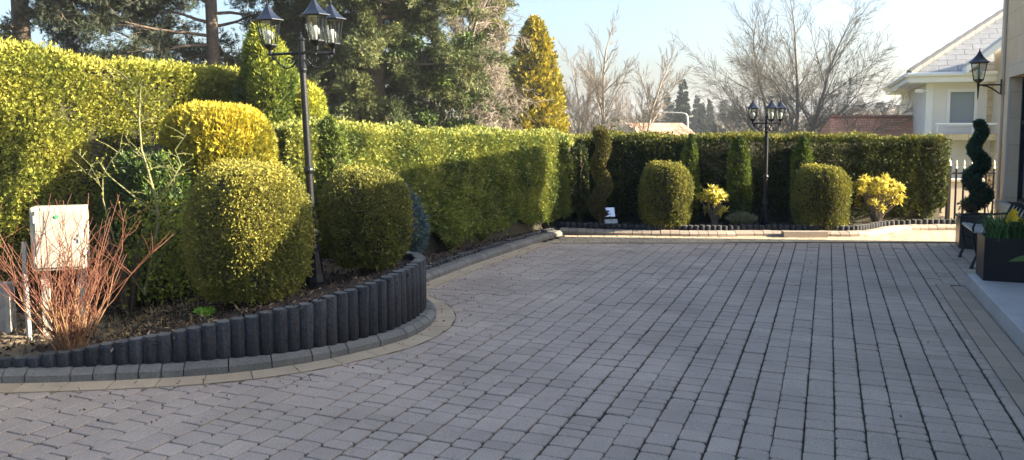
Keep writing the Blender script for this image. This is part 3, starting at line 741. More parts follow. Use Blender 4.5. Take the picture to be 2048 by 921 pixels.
# red dogwood: many cane stems from one stool
def dogwood(label, loc, n, h, seed, name='dogwood_shrub', mi='redstem', rb=.0039):
    rr = random.Random(seed); root = empty(name, loc, label, 'shrub'); mb = MB()
    for k in range(n):
        a = rr.random()*2*PI; q = rr.random()**.6
        tilt = .60*q; d_ = Vector((math.cos(a)*math.sin(tilt), math.sin(a)*math.sin(tilt), math.cos(tilt)))
        p = Vector((math.cos(a)*.05*rr.random(), math.sin(a)*.05*rr.random(), -.02)); pts = [p.copy()]; L = h*rr.uniform(.6, 1.05); dd = d_
        for i in range(6):
            dd = (dd+Vector((rr.gauss(0, .15), rr.gauss(0, .15), .10))).normalized(); p = p+dd*L/6; pts.append(p.copy())
        tn = rr.random()
        mb.tube(pts[:4], [rb, rb*.95, rb*.85, rb*.75], 5, 0, .65+.35*rr.random(), cap=False)
        mb.tube(pts[3:], [rb*.75, rb*.6, rb*.5, rb*.35], 5, 0, tn*.55, cap=False)
        for j in range(8):
            i = rr.randrange(1, 6); w = pts[i]; e = Vector((rr.gauss(0, .6), rr.gauss(0, .6), .9)).normalized()
            e2 = (e+Vector((rr.gauss(0, .3), rr.gauss(0, .3), .35))).normalized(); l2 = L*rr.uniform(.08, .26)
            mb.tube([w, w+e*l2*.5, w+e*l2*.5+e2*l2*.5], [rb*.5, rb*.4, rb*.25], 4, 0, rr.random()*.4, cap=False)
    mb.build('stems', M[mi], root, smooth=True); return root
dz = gp(140, 682, .22)
dogwood('red stemmed bare dogwood spreading in front of the meter box', (dz.x, dz.y, bz(dz.x, dz.y)), 64, 1.08, 4)
dz2 = gp(20, 640, .2)
dogwood('second red twiggy shrub cut off by the left edge of the photo', (-3.80, 5.45, .2), 26, .9, 9)

# bare sapling with pale green stems
sp = gp(290, 590, .30); rr = random.Random(21)
root = empty('bare_sapling', (sp.x, sp.y, bz(sp.x, sp.y)), 'bare pale green forked sapling standing before the tall hedge', 'sapling')
mb = MB(); Ys = sp.y
def rel(px, py, dy=0): return at(px, py, Ys+dy)-root.location
tipsP = []
for ln, r0_, r1_ in (([(290, 590), (304, 520), (318, 440), (312, 400), (296, 340), (283, 300), (278, 240), (280, 190), (284, 150)], .019, .006),
                     ([(312, 430), (270, 395), (215, 350), (196, 320)], .010, .005), ([(312, 400), (345, 360), (362, 330), (350, 300), (372, 270)], .009, .003),
                     ([(290, 590), (258, 545), (228, 480), (206, 400), (205, 350), (225, 318), (248, 292)], .010, .004), ([(278, 240), (252, 205), (232, 180), (226, 150)], .008, .003),
                     ([(283, 215), (300, 180), (320, 172)], .005, .002), ([(296, 340), (330, 330), (352, 345)], .005, .002), ([(215, 350), (190, 358), (170, 345)], .005, .002),
                     ([(300, 560), (330, 500), (338, 440), (352, 400), (348, 350)], .008, .003), ([(278, 250), (300, 225), (335, 210), (352, 190)], .005, .002), ([(205, 380), (180, 330), (150, 300)], .004, .002),
                     ([(290, 320), (265, 300), (250, 270)], .004, .002), ([(280, 200), (262, 170), (258, 145)], .004, .002)):
    dy = rr.uniform(-.12, .12); k = len(ln)
    pts = [rel(x, y, dy*i/k) for i, (x, y) in enumerate(ln)]
    mb.tube(pts, [.72*(r0_+(r1_-r0_)*i/(k-1))*rr.uniform(.92, 1.1) for i in range(k)], 7, cap=False)
    for i in range(1, k):
        for _ in range(3):
            w = pts[i-1].lerp(pts[i], rr.random()); e = Vector((rr.gauss(0, 1), rr.gauss(0, .6), rr.gauss(.5, .5))).normalized()*rr.uniform(.05, .18)
            mb.tube([w, w+e*.5+Vector((0, 0, .01)), w+e], [.003, .0022, .0012], 4, cap=False); tipsP.append((w+e, e.normalized())); tipsP.append((w+e*.5, e.normalized()))
mb.build('stem', M['barkgreen'], root, smooth=True)
P_ = np.array([tuple(p) for p, _ in tipsP]*3); N_ = np.array([tuple(e) for _, e in tipsP]*3)
V, T = leaves(P_, N_, .018, .008, 2, .2, .6, tone=.75); build_leaves('buds', V, T, M['column'], root)
# soft leafy undergrowth at the sapling's foot
root = empty('undergrowth_shrub', (-3.0, 6.05, .24), 'loose yellow green leafy shrub between the sapling and the big barrel shrub', 'shrub')
n = 3200; P_ = np.clip(RNG.normal(size=(n, 3)), -1.8, 1.8)*np.clip(np.array([.17, .13, .22]), 0, 1)+np.array([.26, .05, .36]); P_ = P_[P_[:, 2] > 0]; N_ = nrm(P_-np.array([.1, 0, .2]))
V, T = leaves(P_, N_, .035, .014, 2, .4, .7, tone=.66, tvar=.2); build_leaves('foliage', V, T, M['column'], root)
mb = MB(); stems(mb, (0, 0, 0), .55, .2, 9); mb.build('stem', M['twig'], root)

# ------------------------------------------------------------ meter cabinet and post
mc = at(121, 475, 5.42); root = empty('meter_cabinet', (mc.x, mc.y, .15), 'cream metal meter cabinet on posts behind the red dogwood', 'meter box', rz=R(18))
b = MB(); b.box((0, 0, mc.z-.15), (.335, .15, .44)); b.build('body', M['meter'], root, bevel=.012)
b = MB(); b.box((.01, -.082, mc.z-.15), (.29, .012, .395)); b.build('door', M['meter'], root, bevel=.004)
b = MB(); b.tube([(.13, -.089, mc.z-.15-.03), (.13, -.089, mc.z-.15+.03)], .006, 6); b.lathe([(0, .011), (.006, .010)], 10, (.12, -.088, mc.z-.15), M=Matrix.Rotation(PI/2, 3, 'X')); b.build('lock', M['metalgrey'], root)
for zz in (-.14, .14):
    b = MB(); b.tube([(-.14, -.09, mc.z-.15+zz-.025), (-.14, -.09, mc.z-.15+zz+.025)], .007, 6); b.build('hinge', M['metalgrey'], root)
b = MB(); b.lathe([(0, .013), (.004, .012)], 14, (.0, -.0895, mc.z-.15+.155), M=Matrix.Rotation(PI/2, 3, 'X')); b.build('green_badge', M['green'], root)
for s in (-1, 1):
    b = MB(); b.box((s*.11, .03, .23), (.045, .045, .60)); b.build('post', M['wood'], root)
b = MB(); b.tube([(-.21, -.02, -.05), (-.22, -.03, .4), (-.215, -.03, .66)], .017, 8); b.build('pipe', M['metalgrey'], root)
root = empty('wooden_post', (-3.62, 5.52, .1), 'weathered grey timber post stub at the left edge of the bed', 'post')
b = MB(); b.box((0, 0, .16), (.12, .08, .46), .2); b.build('timber', M['wood'], root, bevel=.006)
b = MB(); b.box((.055, -.05, .13), (.03, .02, .4), .2); b.build('batten', M['wood'], root)
for k in range(3):
    p = at(642+k*9, 229+k*2, 8.6); b = MB(); b.lathe([(-.6, .008), (-.01, .008), (0, .004)], 8); o = b.build('cane_stake', M['white']); o.location = p
    tag(o, 'white stake tip showing above the side hedge by the conifer', 'stake', 'white stake tips')

# ------------------------------------------------------------ lamp posts
def lantern_parts(c, s, parent, lean=None):
    """six-sided glazed lantern standing at c"""
    c = Vector(c)
    f_ = MB(); n = 6; rb, rt, h = .048*s, .078*s, .165*s; z0 = c.z+.05*s
    f_.lathe([(-.0*s, .012*s), (.018*s, .014*s), (.03*s, .03*s), (.048*s, rb+.006*s), (.056*s, rb+.006*s)], 6, c)
    for k in range(n):
        a = 2*PI*k/n
        f_.tube([(c.x+rb*math.cos(a), c.y+rb*math.sin(a), z0), (c.x+rt*math.cos(a), c.y+rt*math.sin(a), z0+h)], .0048*s, 5)
    ring = [(c.x+rt*math.cos(2*PI*k/n), c.y+rt*math.sin(2*PI*k/n), z0+h) for k in range(n+1)]
    f_.tube(ring, .006*s, 5)
    lo = f_.build('lantern', M['iron'], parent)
    r = MB(); zt = z0+h
    r.lathe([(0, .104*s), (.005*s, .104*s), (.014*s, .088*s), (.034*s, .062*s), (.060*s, .040*s), (.085*s, .024*s), (.102*s, .014*s)], 6, (c.x, c.y, zt)); r.build('roof', M['lantroof'], lo)
    fi = MB(); fi.lathe([(.102*s, .010*s), (.11*s, .012*s), (.118*s, .006*s), (.13*s, .005*s), (.145*s, .002*s)], 8, (c.x, c.y, zt)); fi.build('finial', M['iron'], lo)
    gl = MB()
    for k in range(n):
        a, b_ = 2*PI*k/n, 2*PI*(k+1)/n; q1, q2 = rb*.96, rt*.96
        gl.poly([(c.x+q1*math.cos(a), c.y+q1*math.sin(a), z0+.001), (c.x+q1*math.cos(b_), c.y+q1*math.sin(b_), z0+.001), (c.x+q2*math.cos(b_), c.y+q2*math.sin(b_), zt-.001), (c.x+q2*math.cos(a), c.y+q2*math.sin(a), zt-.001)])
    gl.build('glass', M['lglass'], lo)
    bu = MB(); bu.lathe([(.055*s, .013*s), (.085*s, .015*s), (.095*s, .024*s), (.125*s, .028*s), (.145*s, .022*s), (.152*s, .008*s)], 12, c); bu.build('bulb', M['bulb'], lo, smooth=True)
    return lo
def scroll(mb, A, B, drop, r, side):
    """curled bracket under an arm from A (pole) towards B (lantern)"""
    d_ = (B-A); L = d_.length; e = d_.normalized(); z = Vector((0, 0, 1)); pts = []
    for k in range(15):
        t = k/14; pts.append(A+e*(L*(.04+.9*t))+z*(-drop*math.sin(PI*(t*.85+.10))*(1.0-.35*t)))
    mb.tube(pts, r, 6)
    c1 = A+e*L*.30+z*(-drop*.38)
    mb.tube([c1+e*(L*.15*(1-k/22)*math.cos(k*.45))+z*(L*.15*(1-k/22)*math.sin(k*.45)) for k in range(20)], r*.8, 5)
    c2 = A+e*L*.86+z*(-drop*.22)
    mb.tube([c2+e*(L*.10*(1-k/22)*math.cos(-k*.5+2))+z*(L*.10*(1-k/22)*math.sin(-k*.5+2)) for k in range(16)], r*.8, 5)
def lamp_post(label, loc, H, s, angs, armL, lean=(0, 0)):
    root = empty('lamp_post', loc, label, 'lamp post', 'three-lantern lamp posts'); root.rotation_euler = (lean[0], lean[1], 0)
    b = MB(); b.lathe([(-.03, .075), (.0, .075), (.03, .070), (.05, .066), (.23, .044), (.25, .050), (.262, .050)], 8, rot=PI/8); b.build('base', M['iron'], root)
    b = MB(); b.lathe([(.262, .040), (.29, .034), (.33, .034), (.345, .047), (.355, .050), (.365, .047), (.375, .036), (.40, .032), (.41, .028)], 18); b.build('collar', M['iron'], root, smooth=False)
    b = MB(); b.lathe([(.40, .030), (H*.5-.03, .027), (H*.5-.015, .036), (H*.5, .040), (H*.5+.015, .036), (H*.5+.03, .027), (H-.12, .025), (H-.1, .033), (H-.085, .033), (H-.075, .026)], 18); b.build('pole', M['iron'], root, smooth=False)
    if s >= 1:
        b = MB(); b.lathe([(.52, .0290), (.535, .0288)], 18); b.build('silver_band', M['silver'], root)
        b = MB()
        for zz in (.385, .395): b.lathe([(zz, .036), (zz+.004, .036)], 18)
        b.build('wire_tie', M['silver'], root)
    b = MB(); b.lathe([(H-.08, .028), (H+.12, .026), (H+.13, .034), (H+.14, .034), (H+.15, .012), (H+.17, .008), (H+.18, .012), (H+.195, .002)], 8); b.build('head', M['iron'], root)
    for a in angs:
        e = Vector((math.cos(a), math.sin(a), 0)); A = Vector((0, 0, H+.03))+e*.02; B = Vector((0, 0, H+.03))+e*armL
        b = MB(); b.tube([A, B], .0105, 8); scroll(b, Vector((0, 0, H+.015))+e*.03, B, .12, .0065, 1)
        b.lathe([(-.012, .012), (.0, .020), (.012, .012)], 10, B); ar = b.build('arm', M['iron'], root, smooth=False)
        lantern_parts(B+Vector((0, 0, .01)), s, root)
    return root
lb_ = gp(631, 556, .42)
lamp_post('tall black three-lantern lamp post in the raised bed, nearest the viewer', (lb_.x, lb_.y, .40), 1.725, 1.12, [R(184), R(-48), R(18)], .235, lean=(0, R(-2.4)))
lb2 = gp(1534, 453, .09)
lamp_post('distant three-lantern lamp post before the far dark hedge', (3.775, 11.66, .09), 1.52, .98, [R(176), R(4), R(-90)], .205)
bpy.context.view_layer.update()

# ------------------------------------------------------------ garden light in the far corner
g_ = at(1217, 430, 11.75); root = empty('garden_floodlight', (g_.x, 11.75, .09), 'silver tilted garden floodlight beside the bronze spiral topiary', 'garden light', rz=R(10))
Mx = Matrix.Rotation(R(-25), 3, 'X')
b = MB(); b.box((0, .02, .21), (.20, .035, .15), M=Mx); b.build('panel', M['panel'], root, bevel=.004)
b = MB(); b.box((.02, -.05, .075), (.20, .06, .07), M=Mx); b.build('housing', M['metalgrey'], root, bevel=.004)
b = MB(); b.tube([(0, .06, -.02), (0, .05, .2)], .012, 6); b.build('stake', M['iron'], root)

# ------------------------------------------------------------ near house at the right
CN = Vector((6.60, 10.62, 0))                      # far corner of the wall
def hpt(u, n_, z): return CN-U*u+NV*n_+Vector((0, 0, z))
rz_h = math.atan2(-U.y, -U.x)
house = empty('stone_house', CN, 'sand coloured stone house wall with dark window on the right edge', 'house')
def hbox(mb, u0, u1, n0, n1, z0, z1, mi=0):
    c = hpt((u0+u1)/2, (n0+n1)/2, (z0+z1)/2); mb.box(c, (abs(u1-u0), abs(n1-n0), z1-z0), rz_h, mi)
wu0, wu1, wz0, wz1 = .52, 2.1, .62, 2.22           # window opening
w = MB()
hbox(w, 0, wu0, 0, .3, -.1, 3.5); hbox(w, wu0, wu1, 0, .3, -.1, wz0); hbox(w, wu0, wu1, 0, .3, wz1, 3.5); hbox(w, wu1, 4.2, 0, .3, -.1, 3.5)
hbox(w, 4.2, 5.9, .002, .3, -.1, 3.15); hbox(w, 5.9, 16, 0, .3, -.1, 2.76)  # unseen near sections, tops lowered so the sun reaches the left bed
hbox(w, .002, .3, .3, 6, -.1, 3.5); hbox(w, 15.7, 16, .3, 6, -.1, 2.76); hbox(w, 0, 16, 6, 6.3, -.1, 2.76)
o = w.build('wall', M['ashlar'], house, None)
for v in o.data.vertices: v.co -= CN
uv_box(o, 1, rz_h)
def hpart(name, m, boxes, bev=0, par=None):
    mb = MB()
    for q in boxes: hbox(mb, *q)
    o = mb.build(name, m, par or house, None, bevel=bev)
    for v in o.data.vertices: v.co -= CN
    return o
M['surround'] = mat('pale_surround_stone', (.58, .49, .38), .8, noise=((.50, .42, .32), 4, .3))
hpart('window_surround', M['surround'], [(wu0-.14, wu0, -.03, .10, wz0, wz1+.15), (wu1, wu1+.14, -.03, .10, wz0, wz1+.15), (wu0, wu1, -.03, .10, wz1, wz1+.15), (wu0-.2, wu1+.2, -.09, .14, wz0-.11, wz0)], .008)
hpart('corner_pier', M['surround'], [(-.03, .10, -.035, -.003, -.05, 3.5)], .006)
win = hpart('window', M['iron'], [(wu0, wu0+.05, .12, .18, wz0, wz1), (wu1-.05, wu1, .12, .18, wz0, wz1), (wu0+.05, wu1-.05, .12, .18, wz0, wz0+.05), (wu0+.05, wu1-.05, .12, .18, wz1-.05, wz1), (wu0+.05, wu1-.05, .125, .175, 1.62, 1.67), (wu0+.5, wu0+.55, .12, .18, wz0+.05, wz1-.05)])
hpart('pane', M['winglass'], [(wu0+.05, wu1-.05, .145, .155, wz0+.05, wz1-.05)], 0, win)
hpart('roof', M['slate'], [(-.05, 4.2, -.06, 6.4, 3.503, 3.56), (4.2, 5.9, -.06, 6.4, 3.153, 3.19), (5.9, 16, -.06, 6.4, 2.763, 2.80)])  # roof out of view, flat and stepped to set the shadow edge
# step
s_ = MB(); c = stepc-U*5+NV*.7
s_.box(c+Vector((0, 0, .055)), (10, 1.4, .13), math.atan2(U.y, U.x)); 
for k in range(16):
    for j_ in range(2): s_.box(stepc-U*(.305+.61*k)+NV*(.345+.705*j_)+Vector((0, 0, .1225)), (.604, .70, .022), math.atan2(U.y, U.x), 1)
st_o = s_.build('porch_step', [M['stepm'], M['stepm']], bevel=.004); tag(st_o, kind='structure')
# wall lantern: hangs on the house
wl = hpt(.10, -.035, 2.12); root = empty('wall_lantern', wl, 'black hexagonal lantern on a bracket at the corner of the stone house', 'wall lantern')
b = MB(); b.box(-NV*.008, (.20, .012, .05), 0, M=Matrix.Rotation(rz_h, 3, 'Z') @ Matrix.Rotation(PI/2, 3, 'Y') ); b.build('wall_plate', M['iron'], root)
e = -NV; b = MB(); b.tube([Vector((0, 0, .03)), e*.27+Vector((0, 0, .03))], .011, 8); b.tube([e*(.02+.2*k/8)+Vector((0, 0, -.09+.11*math.sin(PI/2*k/8))) for k in range(9)], .009, 6)
b.lathe([(-.17, .002), (-.12, .009), (-.05, .012), (.02, .016), (.04, .02)], 8, e*.27); b.build('arm', M['iron'], root)
lantern_parts(e*.27+Vector((0, 0, .03)), 1.38, root)

# ------------------------------------------------------------ planter, flowers, pot, bench
pc = Vector((4.48, 7.38, .134)); rzp = math.atan2(NV.y, NV.x)
root = empty('black_planter', pc, 'large glossy black box planter with daffodils on the pale step', 'planter', rz=rzp)
b = MB(); Wp, Dp, Hp = 1.0, .40, .41
for q in (((Wp/2, .0125, Hp/2), (Wp, .025, Hp)), ((Wp/2, Dp-.0125, Hp/2), (Wp, .025, Hp)), ((.0125, Dp/2, Hp/2), (.025, Dp-.05, Hp)), ((Wp-.0125, Dp/2, Hp/2), (.025, Dp-.05, Hp))): b.box(*q)
b.build('box', M['planter'], root, bevel=.003)
b = MB(); b.box((Wp/2, Dp/2, Hp-.06), (Wp-.06, Dp-.06, .06)); b.build('soil', M['soil'], root)
def strap_plant(label, loc, n, h, spread, seed, flowers=0, name='daffodil_clump', cat='plant', Wd=.016, xs_=1.0):
    rr = random.Random(seed); root = empty(name, loc, label, cat); V = []; T = []
    for k in range(n):
        a = rr.random()*2*PI; q = rr.random(); L = h*rr.uniform(.6, 1.2); p = Vector((rr.uniform(-1, 1)*spread*xs_, rr.uniform(-1, 1)*spread*.4, 0)); e = Vector((math.cos(a), math.sin(a), 0))
        s = Vector((-e.y, e.x, 0)); t = rr.random(); prev = None; bend = .2+.8*q
        for i in range(5):
            f_ = i/4; c = p+e*(L*bend*f_*f_*.8)+Vector((0, 0, L*(f_-.45*bend*f_*f_))); w = Wd*(1-f_**2)*.5+.0006
            cur = (c-s*w, c+s*w)
            if prev: V += [prev[0], prev[1], cur[1], cur[0]]; T.append(t)
            prev = cur
    build_leaves('leaves', np.array([tuple(v) for v in V]), np.array(T), M['strap'], root)
    for k in range(flowers):
        p = Vector((rr.uniform(-.11, .11), rr.uniform(-.1, .02), h*rr.uniform(.55, .95))); b = MB()
        b.tube([(p.x*.8, p.y, 0), p], .003, 5, 1)
        for j in range(6):
            a = j*PI/3; d1 = Vector((math.cos(a), -.35, math.sin(a))).normalized(); s1 = Vector((-math.sin(a), 0, math.cos(a)))
            b.poly([p, p+d1*.022+s1*.014, p+d1*.044, p+d1*.022-s1*.014])
        b.lathe([(0, .006), (.018, .009), (.024, .012)], 8, p, M=Matrix.Rotation(PI/2, 3, 'X')); b.build('flower', [M['flower'], M['strap']], root)
    return root
q1 = pc+NV*.27+U*.14+Vector((0, 0, Hp-.03)); strap_plant('yellow daffodils in flower at the front of the black planter', q1, 190, .30, .20, 3, 11)
q1 = pc+NV*.12+U*.22+Vector((0, 0, Hp-.03)); strap_plant('drooping green strap leaves at the left end of the black planter', q1, 110, .28, .10, 8, 0, 'strap_leaf_clump', 'plant')
# spiral topiary pot
tp = Vector((6.07, 10.28, 0)); root = empty('square_pot', tp, 'grey square metal pot holding the dark spiral topiary', 'pot', rz=rzp)
b = MB(); b.box((0, 0, .21), (.34, .34, .40)); b.box((0, 0, .414), (.37, .37, .03)); b.build('body', M['potm'], root, bevel=.006)
b = MB(); b.box((0, 0, .425), (.31, .31, .02)); b.build('soil', M['soil'], root)
spiral_topiary('spiral_topiary', 'dark green spiral topiary in the square pot by the house', tp+Vector((0.03, 0, .42)), .10, 1.12, 2.7, .085, .128, .03, .055, M['spiral'], 9000, .035, .012, 2.2, .45, hand=-1)
# bench: cast iron ends, slatted seat, facing the drive
bo = Vector((5.17, 8.70, 0)); rb_ = math.atan2(U.y, U.x)      # local x along the wall, local -y.. towards the drive is +y
root = empty('garden_bench', bo, 'small cast iron garden bench behind the black planter', 'bench', rz=rb_)
# local frame: x = U, y = -NV (towards the drive); the wall lies at negative y
for xx in (0.02, .86):
    b = MB()
    b.tube([(xx, .02, 0), (xx, .015, .03), (xx, -.03, .16), (xx, .0, .30), (xx, .01, .40)], [.024, .016, .013, .016, .018], 8)
    b.tube([(xx, -.44, 0), (xx, -.43, .03), (xx, -.38, .18), (xx, -.40, .40)], [.024, .016, .013, .016], 8)
    b.tube([(xx, .01, .40), (xx, -.2, .385), (xx, -.40, .40)], .014, 6); b.tube([(xx, -.0, .27), (xx, -.2, .22), (xx, -.39, .27)], .010, 6)
    b.tube([(xx, .01, .40), (xx, .02, .46), (xx, .0, .52), (xx, -.1, .545), (xx, -.3, .54), (xx, -.46, .56)], .013, 6)
    b.tube([(xx, -.2+.05*math.cos(k*.5)*(1-k/20), .465+.05*math.sin(k*.5)*(1-k/20)) for k in range(18)], .006, 5)
    b.build('end_frame', M['iron'], root)
b = MB()
for k in range(7): b.box((.44, -.01-k*.062, .418-.004*(3-abs(k-3))), (.92, .048, .020))
b.build('seat', M['metalgrey'], root, bevel=.004)
b = MB()
for xx in (.02, .86): b.tube([(xx, -.40, .40), (xx, -.46, .56), (xx, -.51, .68)], .013, 6)
b.tube([(.02, -.51, .68), (.25, -.52, .71), (.44, -.525, .72), (.63, -.52, .71), (.86, -.51, .68)], .015, 6)
b.tube([(.02, -.43, .50), (.86, -.43, .50)], .012, 6)
for k in range(9):
    x0 = .1+k*.085; b.tube([(x0, -.43, .50), (x0+.03*(-1)**k, -.475, .60), (x0, -.515, .70)], .007, 5)
b.build('backrest', M['iron'], root)
# plant whose leaf reaches in at the right edge
lp_ = at(2092, 600, 5.7); root = empty('dark_pot', (lp_.x, lp_.y, .134), 'dark pot with one long green leaf at the right edge of the step', 'pot')
b = MB(); b.lathe([(0, .075), (.02, .08), (.26, .11), (.28, .12), (.30, .12)], 20); b.build('body', M['planter'], root)
v0 = at(2075, 516, 5.65)-root.location; v1 = at(2017, 523, 5.6)-root.location; mid = (v0+v1)/2+Vector((0, 0, .008)); b = MB()
b.tube([(0, 0, .28), (v0.x*.8, v0.y, v0.z*.8), v0], .006, 5); b.build('stem', M['strap'], root)
b = MB(); pr = None
for k in range(8):
    f_ = k/7; c = v0.lerp(v1, f_)+Vector((0, 0, .01*math.sin(PI*f_))); w_ = .020*math.sin(PI*min(1, f_*.9+.1))+.0005
    cur = [c+Vector((0, .25*w_, w_)), c+Vector((0, -.25*w_, -w_))]
    if pr: b.poly([pr[0], pr[1], cur[1], cur[0]])
    pr = cur
b.build('leaf', M['strap'], root)

# ------------------------------------------------------------ railing between hedge and house
r0_, r1_ = Vector((6.86, 12.3, 0)), Vector((8.35, 12.3, 0))
root = empty('railing', r0_, 'black iron railing with pale spear tips between hedge and house', 'railing')
b = MB(); b.box((0, 0, .48), (.05, .05, 1.0)); b.build('post', M['iron'], root)
k = 0; x = .115
while x < 1.5:
    b = MB(); b.tube([(x, 0, 0), (x, 0, .93)], .016, 6); ob = b.build('bar', M['iron'], root)
    b = MB(); b.lathe([(.93, .010), (.95, .015), (.97, .008), (.99, .013), (1.02, .011), (1.07, .002)], 8, (x, 0, 0)); b.build('finial', M['gold'], ob); x += .118
b = MB(); b.lathe([(.98, .03), (1.0, .03), (1.03, .022), (1.10, .003)], 8); b.build('finial', M['gold'], root)
for zz in (.12, .86):
    b = MB(); b.box((.75, 0, zz), (1.5, .02, .03)); b.build('rail', M['iron'], root)
b = MB(); b.box((8.4, 14.2, .15), (2.4, .2, .9)); b.box((8.4, 14.2, .62), (2.46, .26, .05))
tag(b.build('garden_wall', M['surround'], bevel=.008), 'low beige rendered garden wall seen behind the iron railing', 'wall')
# twiggy rose beyond the railing
rr = random.Random(4); root = empty('twiggy_rose', (8.05, 13.1, -.05), 'brown leaved twiggy bush seen through the iron railing', 'bush'); mb = MB(); tips = []
PR = {'levels': 3, 'rmin': .003, 0: dict(jit=.1, trop=0, seg=4), 1: dict(count=7, ang=.8, len=.6, jit=.15, trop=.05, seg=3, n=4), 2: dict(count=5, ang=.7, len=.5, jit=.2, trop=.05, seg=3, n=3)}
for k in range(5): grow(mb, Vector((rr.uniform(-.1, .1), 0, 0)), Vector((rr.gauss(0, .3), rr.gauss(0, .3), 1)).normalized(), .75, .012, 0, PR, tips, rr)
mb.build('stems', M['barkgrey'], root)
P_ = np.array([tuple(p) for p, _ in tips]*2); N_ = np.array([tuple(e) for _, e in tips]*2); V, T = leaves(P_, N_, .06, .04, 1, .1, .8, tone=.5); build_leaves('leaves', V, T, M['litter'], root)

# ------------------------------------------------------------ white neighbouring house
YH = 24.0; c_ = at(1850, 300, YH); hc = Vector((c_.x, YH, -3.6))
nh = empty('white_house', hc, 'white rendered house with pale tiled hip roof and balcony', 'house', rz=math.atan2(NV.y, NV.x))
def Hs(px, py, d=0):                     # local (along the front, height) where the ray meets the plane d behind the front
    o_ = Vector((0, 0, 1.6)); D = at(px, py, 10)-o_; t = (d-(o_-hc).dot(U))/D.dot(U); P_ = o_+D*t-hc
    return P_.dot(NV), P_.z
def part(name, m, mb, par=None, bev=0, uv=False):
    o = mb.build(name, m, par or nh, None, bevel=bev)
    if uv: uv_box(o)
    return o
def bb(mb, x0, x1, y0, y1, z0, z1, mi=0): mb.box(((x0+x1)/2, (y0+y1)/2, (z0+z1)/2), (x1-x0, y1-y0, z1-z0), 0, mi)
ez = Hs(1850, 150)[1]; XR = 9.0
wx0, wx1 = Hs(1900, 215)[0], Hs(1948, 215)[0]; wz0_, wz1_ = Hs(1924, 247)[1], Hs(1924, 184)[1]
mb = MB(); bb(mb, 0, wx0, 0, .3, -.4, ez); bb(mb, wx1, XR, 0, .3, -.4, ez); bb(mb, wx0, wx1, 0, .3, -.4, wz0_); bb(mb, wx0, wx1, 0, .3, wz1_, ez)
bb(mb, 0, .3, .3, 9, -.4, ez); bb(mb, XR-.3, XR, .3, 9, -.4, ez); bb(mb, 0, XR, 9, 9.3, -.4, ez); part('wall', M['render'], mb)
mb = MB(); f = .09
bb(mb, wx0-f, wx0, -.03, .12, wz0_-f, wz1_+f); bb(mb, wx1, wx1+f, -.03, .12, wz0_-f, wz1_+f); bb(mb, wx0, wx1, -.03, .12, wz1_, wz1_+f); bb(mb, wx0, wx1, -.03, .12, wz0_-f, wz0_)
wf = part('window', M['white'], mb); mb = MB(); bb(mb, wx0, wx1, .10, .12, wz0_, wz1_); part('pane', M['blind'], mb, wf)
mb = MB(); bb(mb, -.03, .16, -.05, -.003, -.4, ez-.02); part('pilaster', M['white'], mb)
sx0, sx1 = Hs(1974, 200)[0], Hs(2003, 200)[0]; bz0 = Hs(1930, 268)[1]; bz1 = Hs(1930, 248, -.95)[1]
mb = MB(); bb(mb, sx0, sx1, -.04, -.003, bz0, ez-.1); part('stone_panel', M['sandbrick'], mb, uv=True)
mb = MB(); bb(mb, sx1+.02, sx1+.14, -.12, -.045, -.4, ez-.05); part('downpipe', M['white'], mb)
mb = MB(); bb(mb, .12, XR-1, -1.0, -.003, bz0-.17, bz0); part('balcony_slab', M['sandbrick'], mb, uv=True)
mb = MB(); mb.tube([(.15, -.95, bz1), (XR-1, -.95, bz1)], .03, 8); x = .2
while x < XR-1: mb.tube([(x, -.95, bz0), (x, -.95, bz1)], .012, 5); x += .9
part('balcony_rail', M['white'], mb)
ov = .55; h5 = 5.0; rh = 3.55; A_, B_, C_, D_ = Vector((-ov, -ov, ez)), Vector((XR+ov, -ov, ez)), Vector((XR+ov, 9.45, ez)), Vector((-ov, 9.45, ez)); E1, E2 = Vector((h5-ov, h5-ov, ez+rh)), Vector((XR-h5+ov+.6, h5-ov, ez+rh))
mb = MB()
for q in ((A_, B_, E2, E1), (D_, A_, E1), (C_, D_, E1, E2), (B_, C_, E2)): mb.poly(q)
rf = part('roof', M['slate'], mb, uv=True)
mb = MB()
for k in range(16):
    a = A_.lerp(E1, k/16); b_ = A_.lerp(E1, (k+1)/16-.004); mb.tube([a+Vector((0, 0, .03)), b_+Vector((0, 0, .045))], [.11, .12], 7)
part('ridge_tiles', mat('ridge_tile', (.13, .125, .12), .85, noise=((.20, .19, .18), 4, .3)), mb, rf)
mb = MB(); bb(mb, -ov-.02, XR+ov, -ov-.03, -ov, ez-.24, ez-.02); bb(mb, -ov-.05, -ov-.02, -ov, 9.4, ez-.24, ez-.02); mb.tube([(-ov-.06, -ov-.09, ez-.03), (XR+ov, -ov-.09, ez-.03)], .065, 8); mb.tube([(-ov-.09, -ov-.1, ez-.03), (-ov-.09, 9.4, ez-.03)], .065, 8)
bb(mb, -ov, XR+ov, -ov, 0, ez-.26, ez-.242); bb(mb, -ov, 0, 0, 9.4, ez-.26, ez-.242); part('fascia', M['white'], mb)
g0 = Hs(1934, 132, -1.3); g1_ = Hs(2040, 52, -1.3); p0_, p1_ = Vector((g0[0], -1.3, g0[1])), Vector((g1_[0], -1.3, g1_[1])); mb = MB()
for (dz0, dz1, mi) in ((-.20, .0, 0), (.0, .045, 1)):
    pts = [p0_+Vector((0, 0, dz0)), p1_+Vector((0, 0, dz0)), p1_+Vector((0, 0, dz1)), p0_+Vector((0, 0, dz1))]; vs = pts+[p+Vector((0, 1.2, 0)) for p in pts]
    mb.add(vs, [(0, 1, 2, 3), (7, 6, 5, 4), (0, 4, 5, 1), (1, 5, 6, 2), (2, 6, 7, 3), (3, 7, 4, 0)], mi)
part('gable_verge', [M['white'], M['metalgrey']], mb)
